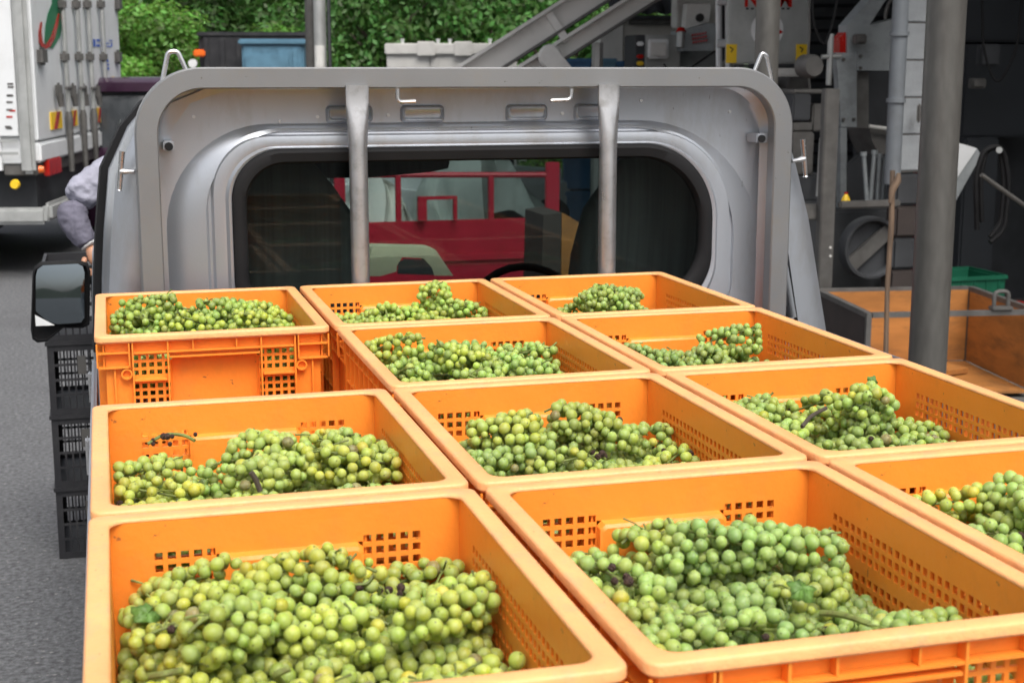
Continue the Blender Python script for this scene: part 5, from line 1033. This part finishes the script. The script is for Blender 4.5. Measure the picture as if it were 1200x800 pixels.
# hoe / stick
sk = thing('wooden_pole', 'weathered wooden stick with a forked head leaning beside the thick column', 'stick'); a, b = D(1046, 200, 7.0), D(1038, 415, 7.0); bt_ = a+(b-a)*1.36; bt_.z = max(bt_.z, .02)
MB().tube([a, a.lerp(b, .3)+Vector((.004, 0, 0)), a.lerp(b, .6)-Vector((.005, 0, 0)), b, bt_], [.013, .014, .012, .013, .012], 8).build('stick_shaft', M['wood'], sk)
MB().tube([D(1043, 238, 6.98), D(1046, 222, 6.98), D(1052, 212, 6.98), D(1053, 203, 6.98)], [.009, .018, .018, .009], 8).build('forked_head', M['wood'], sk)
# white chute slab, hoses, diagonal pipe
ch = thing('metal_chute', 'pale sheet metal chute edge showing right of the thick column', 'chute'); CY = D(1120, 200, 9.2).y
MB().prism([Y(u, v, CY) for u, v in ((1105, 168), (1125, 168), (1145, 174), (1118, 214), (1105, 225))], (0, .35, 0)).build('chute_plate', M['white'], ch); MB().prism([Y(u, v, CY+.02) for u, v in ((1145, 174), (1150, 182), (1112, 250), (1100, 250), (1118, 214))], (0, .3, 0)).build('chute_side', M['grey'], ch)
hs_ = thing('black_hose', 'coiled black hose hanging in the dark right of the thick column', 'hose'); HY2 = D(1165, 200, 8.9).y
for k in range(2):
    w0 = 14+k*6; pts = [Y(1163-w0*.9, 260+k*9, HY2-k*.02), Y(1163-w0, 205, HY2-k*.02), Y(1163-w0*.5, 176-k, HY2-k*.02), Y(1170, 172-k, HY2-k*.02), Y(1163+w0*.7, 180, HY2-k*.02), Y(1163+w0, 215, HY2-k*.02), Y(1163+w0*.7, 262+k*8, HY2-k*.02), Y(1160, 278+k*6, HY2-k*.02)]
    MB().tube(arc(pts, 5, .12), .016, 8).build('hose_turn', M['rubber'], hs_)
MB().tube([Y(1171, 176, HY2-.13), Y(1171, 176, HY2+.2)], .02, 8).build('hook', M['steel'], hs_)
dp = thing('diagonal_rod', 'thin steel rod slanting down to the right edge in the dark warehouse', 'rod'); MB().tube([Y(1150, 205, HY2-.2), Y(1230, 262, HY2-.2)], .014, 8).build('rod_shaft', M['dsteel'], dp)
rd = thing('red_bucket', 'red plastic bucket at the right edge behind the plywood bin', 'bucket', D(1188, 350, 9.4)*1.0); rd.location.z = 0; n = 16
MB().loft([[(r_*math.cos(2*math.pi*k/n), r_*math.sin(2*math.pi*k/n), z) for k in range(n)] for r_, z in ((.10, 0), (.13, .27), (.135, .28), (.12, .28), (.09, .03))], cap0=True, cap1=True).build('bucket_shell', M['redlamp'], rd)
# ================================================================== RED TRAILER seen through the cab
tr = thing('red_trailer', 'red steel sided trailer with tube railings seen through the cab windows', 'trailer'); TY = D(540, 79, 8).y
xl, xr = Y(330, 257, TY).x, Y(645, 257, TY).x; zt_ = Y(540, 258, TY).z
sidew = box('side_wall', (xl, TY, .42), (xr, TY+.04, zt_), M['red'], tr, .008); 
for k in range(2): box('side_rib', (xl+.01, TY-.02, .52+k*.19), (xr-.01, TY-.001, .56+k*.19), M['red'], sidew, .005)
box('trailer_bed', (xl, TY+.045, .45), (xr, TY+1.6, .5), M['red'], tr)
zr = Y(540, 205, TY).z
for v, r_ in ((205, .016),): MB().tube([Y(330, v, TY+.02), Y(648, v, TY+.02)], r_, 8).build('top_rail', M['red'], tr)
for u, w_ in ((397, .03), (466, .015), (575, .015), (647, .04), (340, .03)):
    a = Y(u, 190 if w_ > .02 else 205, TY+.02); MB().box((a.x-w_, TY+.001, zt_-.02), (a.x+w_, TY+.035, a.z), None, .004).build('rail_post', M['red'], tr)
fr2 = MB(); a, b = Y(489, 231, TY-.03), Y(535, 257, TY-.03)
fr2.box((a.x, TY-.05, b.z), (a.x+.05, TY-.02, a.z)).box((b.x-.02, TY-.05, b.z), (b.x, TY-.02, a.z)).box((a.x, TY-.052, a.z-.015), (b.x, TY-.018, a.z+.002)); fr2.build('square_frame', M['red'], tr)
for x in (xl+.4, xr-.3):
    MB().tube([(x, TY+.1, .28), (x, TY+.28, .28)], .28, 22).build('wheel', M['tyre'], tr); MB().tube([(x, TY+1.3, .28), (x, TY+1.48, .28)], .28, 22).build('wheel', M['tyre'], tr)
# tarpaulin heap behind
def heap(name, label, cat, u0, u1, vtop, d, m, seed, h0=.3):
    a, b = D(u0, 79, d), D(u1, 79, d); n, k_ = 26, 14; r_ = random.Random(seed); vs_, fs = [], []; zt = D((u0+u1)/2, vtop, d).z; L = b-a; t = thing(name, label, cat, (a.x, a.y, 0))
    for i in range(n+1):
        for j in range(k_+1):
            s, q_ = i/n, j/k_; ph_ = math.sin(math.pi*s)**.45*math.sin(math.pi*(.08+q_*.86))**.5; z = max(0, zt*ph_*(1+.13*math.sin(9*s+3*q_+seed)+.05*math.sin(23*s-5*q_))+r_.uniform(-.012, .012)); vs_.append((L.x*s+.05*math.sin(9*q_+11*s), L.y*s+q_*1.3-.1+.12*math.sin(19*s+4*q_+seed)+.06*math.sin(41*s-7*q_), z))
    for i in range(n):
        for j in range(k_): q0 = i*(k_+1)+j; fs.append((q0, q0+k_+1, q0+k_+2, q0+1))
    MB().add(vs_, fs).build('sheet', m, t, ang=60); return t
heap('tarpaulin', 'pale greenish white tarpaulin heap behind the right half of the red trailer railing', 'tarpaulin', 486, 670, 168, 11.3, M['tarp'], 3)
heap('tarpaulin', 'lower grey tarpaulin heap behind the left half of the red trailer railing', 'tarpaulin', 380, 520, 222, 10.4, M['tank'], 8)
wc_ = thing('parked_car', 'white car partly seen between the red railings through the cab', 'car', D(600, 79, 13)); wc_.location.z = 0; wc_.rotation_euler.z = .5
MB().box((-1.0, 0, .3), (.9, 1.5, .85), None, .12).build('body', M['white'], wc_); MB().box((-.6, .08, .86), (.5, 1.42, 1.35), None, .2).build('windows', M['darkglass'], wc_); MB().box((-.5, .12, 1.33), (.4, 1.38, 1.42), None, .04).build('roof', M['white'], wc_)
for x in (-.6, .5): MB().tube([(x, -.02, .3), (x, .15, .3)], .3, 20).build('wheel', M['tyre'], wc_)
# plywood box on end seen through the cab
pk = thing('plywood_box', 'plywood box with a dark side and an orange side seen through the windscreen', 'box'); PYd = D(655, 300, 6.6).y
MB().prism([Y(u, v, PYd) for u, v in ((633, 400), (637, 252), (658, 249), (656, 400))], (0, .3, 0)).build('dark_panel', M['plyd'], pk, smooth=False); MB().prism([Y(u, v, PYd) for u, v in ((656.6, 400), (658.6, 249), (681, 262), (681, 400))], (0, .3, 0)).build('orange_panel', M['ply'], pk, smooth=False)

# ================================================================== CLUTTER IN THE SHELTER
def cable(label, pts, r=.009, m='rubber', group='cables hanging in the shelter'):
    t = thing('hanging_cable', label, 'cable', pts[0], 0, group); o = Vector(pts[0]); MB().tube(arc([Vector(p)-o for p in pts], 5, .12), r, 6).build('cable_run', M[m], t)
cable('black cable drooping in front of the shutter beside the machine tower', [Y(951, -30, HY-.3), Y(953, 30, HY-.3), Y(966, 58, HY-.3), Y(978, 20, HY-.3), Y(985, -30, HY-.3)])
cable('grey cable running down the edge of the machine tower', [Y(947, -40, VY+.35), Y(949, 40, VY+.35), Y(946, 75, VY+.35), Y(950, 110, VY+.35)], .007, 'dsteel')
cable('black cable hanging across the dark slate cupboards at the right edge', [D(1150, -30, 9.6), D(1152, 60, 9.6), D(1168, 105, 9.6), D(1192, 60, 9.6), D(1200, -30, 9.6)])
cable('black cable looping below the control cabinet and the press', [D(778, 75, 11.8), D(790, 92, 11.8), D(812, 78, 11.8), D(838, 60, 11.8)], .008)
for k, (u0, u1, v0, v1, d_, m, l) in enumerate(((1150, 1172, 52, 78, 9.7, 'dark', 'small dark junction box on the slate cupboard at the right edge'), (1140, 1156, 92, 104, 9.7, 'dsteel', 'small grey handle plate on the lower slate cupboard door'), (1004, 1016, 40, 52, 9.25, 'dsteel', 'small grey junction box on the hopper machine side'))):
    t = thing('junction_box', l, 'box'); q = slab('box_shell', u0, v0, u1, v1, d_, .06, M[m], t, .008); slab('box_cover', u0+2, v0+2, u1-2, v1-2, d_-.02, .018, M[m], t, .005)
for k, (u, v) in enumerate(((1008, 66), (1050, 66), (1008, 80), (1050, 80), (988, 70), (1000, 140), (988, 140))):
    p = Y(u, v, HY-.012); MB().tube([p, p-Vector((0, .012, 0))], .011, 8).build('bolt', M['dsteel'], hm_)
for k, (x, z, w_, h_, l, m) in enumerate(((6.3, .0, .5, .42, 'brown cardboard box on the shelter floor behind the green crates', 'carton'), (6.9, .0, .6, .55, 'dark plastic tub on the shelter floor near the back', 'blackp'), (5.9, .0, .35, .7, 'blue drum standing in the dark behind the hose', 'bluecrate'))):
    t = thing('stored_box' if k < 2 else 'blue_drum', l, 'box' if k < 2 else 'drum', (x, 6.6+k*.3, z)); mb = MB()
    if k < 2: mb.box((0, 0, .006), (w_, w_*.8, h_), None, .015); mb.box((-.01, -.01, h_-.05), (w_+.01, w_*.8+.01, h_+.005), None, .01); mb.build('box_shell', M[m], t)
    else: mb.tube([(0, 0, .006), (0, 0, .2), (0, 0, .22), (0, 0, .45), (0, 0, .47), (0, 0, h_)], [.2, .2, .212, .212, .2, .2], 20); mb.build('drum_shell', M[m], t)
for k in range(3):
    x = 5.2+k*.9; t = thing('roof_pipe', ['grey pipe under the shelter roof, nearest the yard', 'middle grey pipe under the shelter roof', 'grey pipe under the shelter roof, deepest inside'][k], 'pipe', (x, 3.8, 3.3), 0, 'pipes under the shelter roof'); MB().tube([(0, 0, 0), (0, 9, .05)], .05, 10).build('pipe_run', M['pipeg'], t)
    MB().tube([(0, .3, -.0), (0, .3, .6)], .01, 5).build('hanger', M['dsteel'], t)
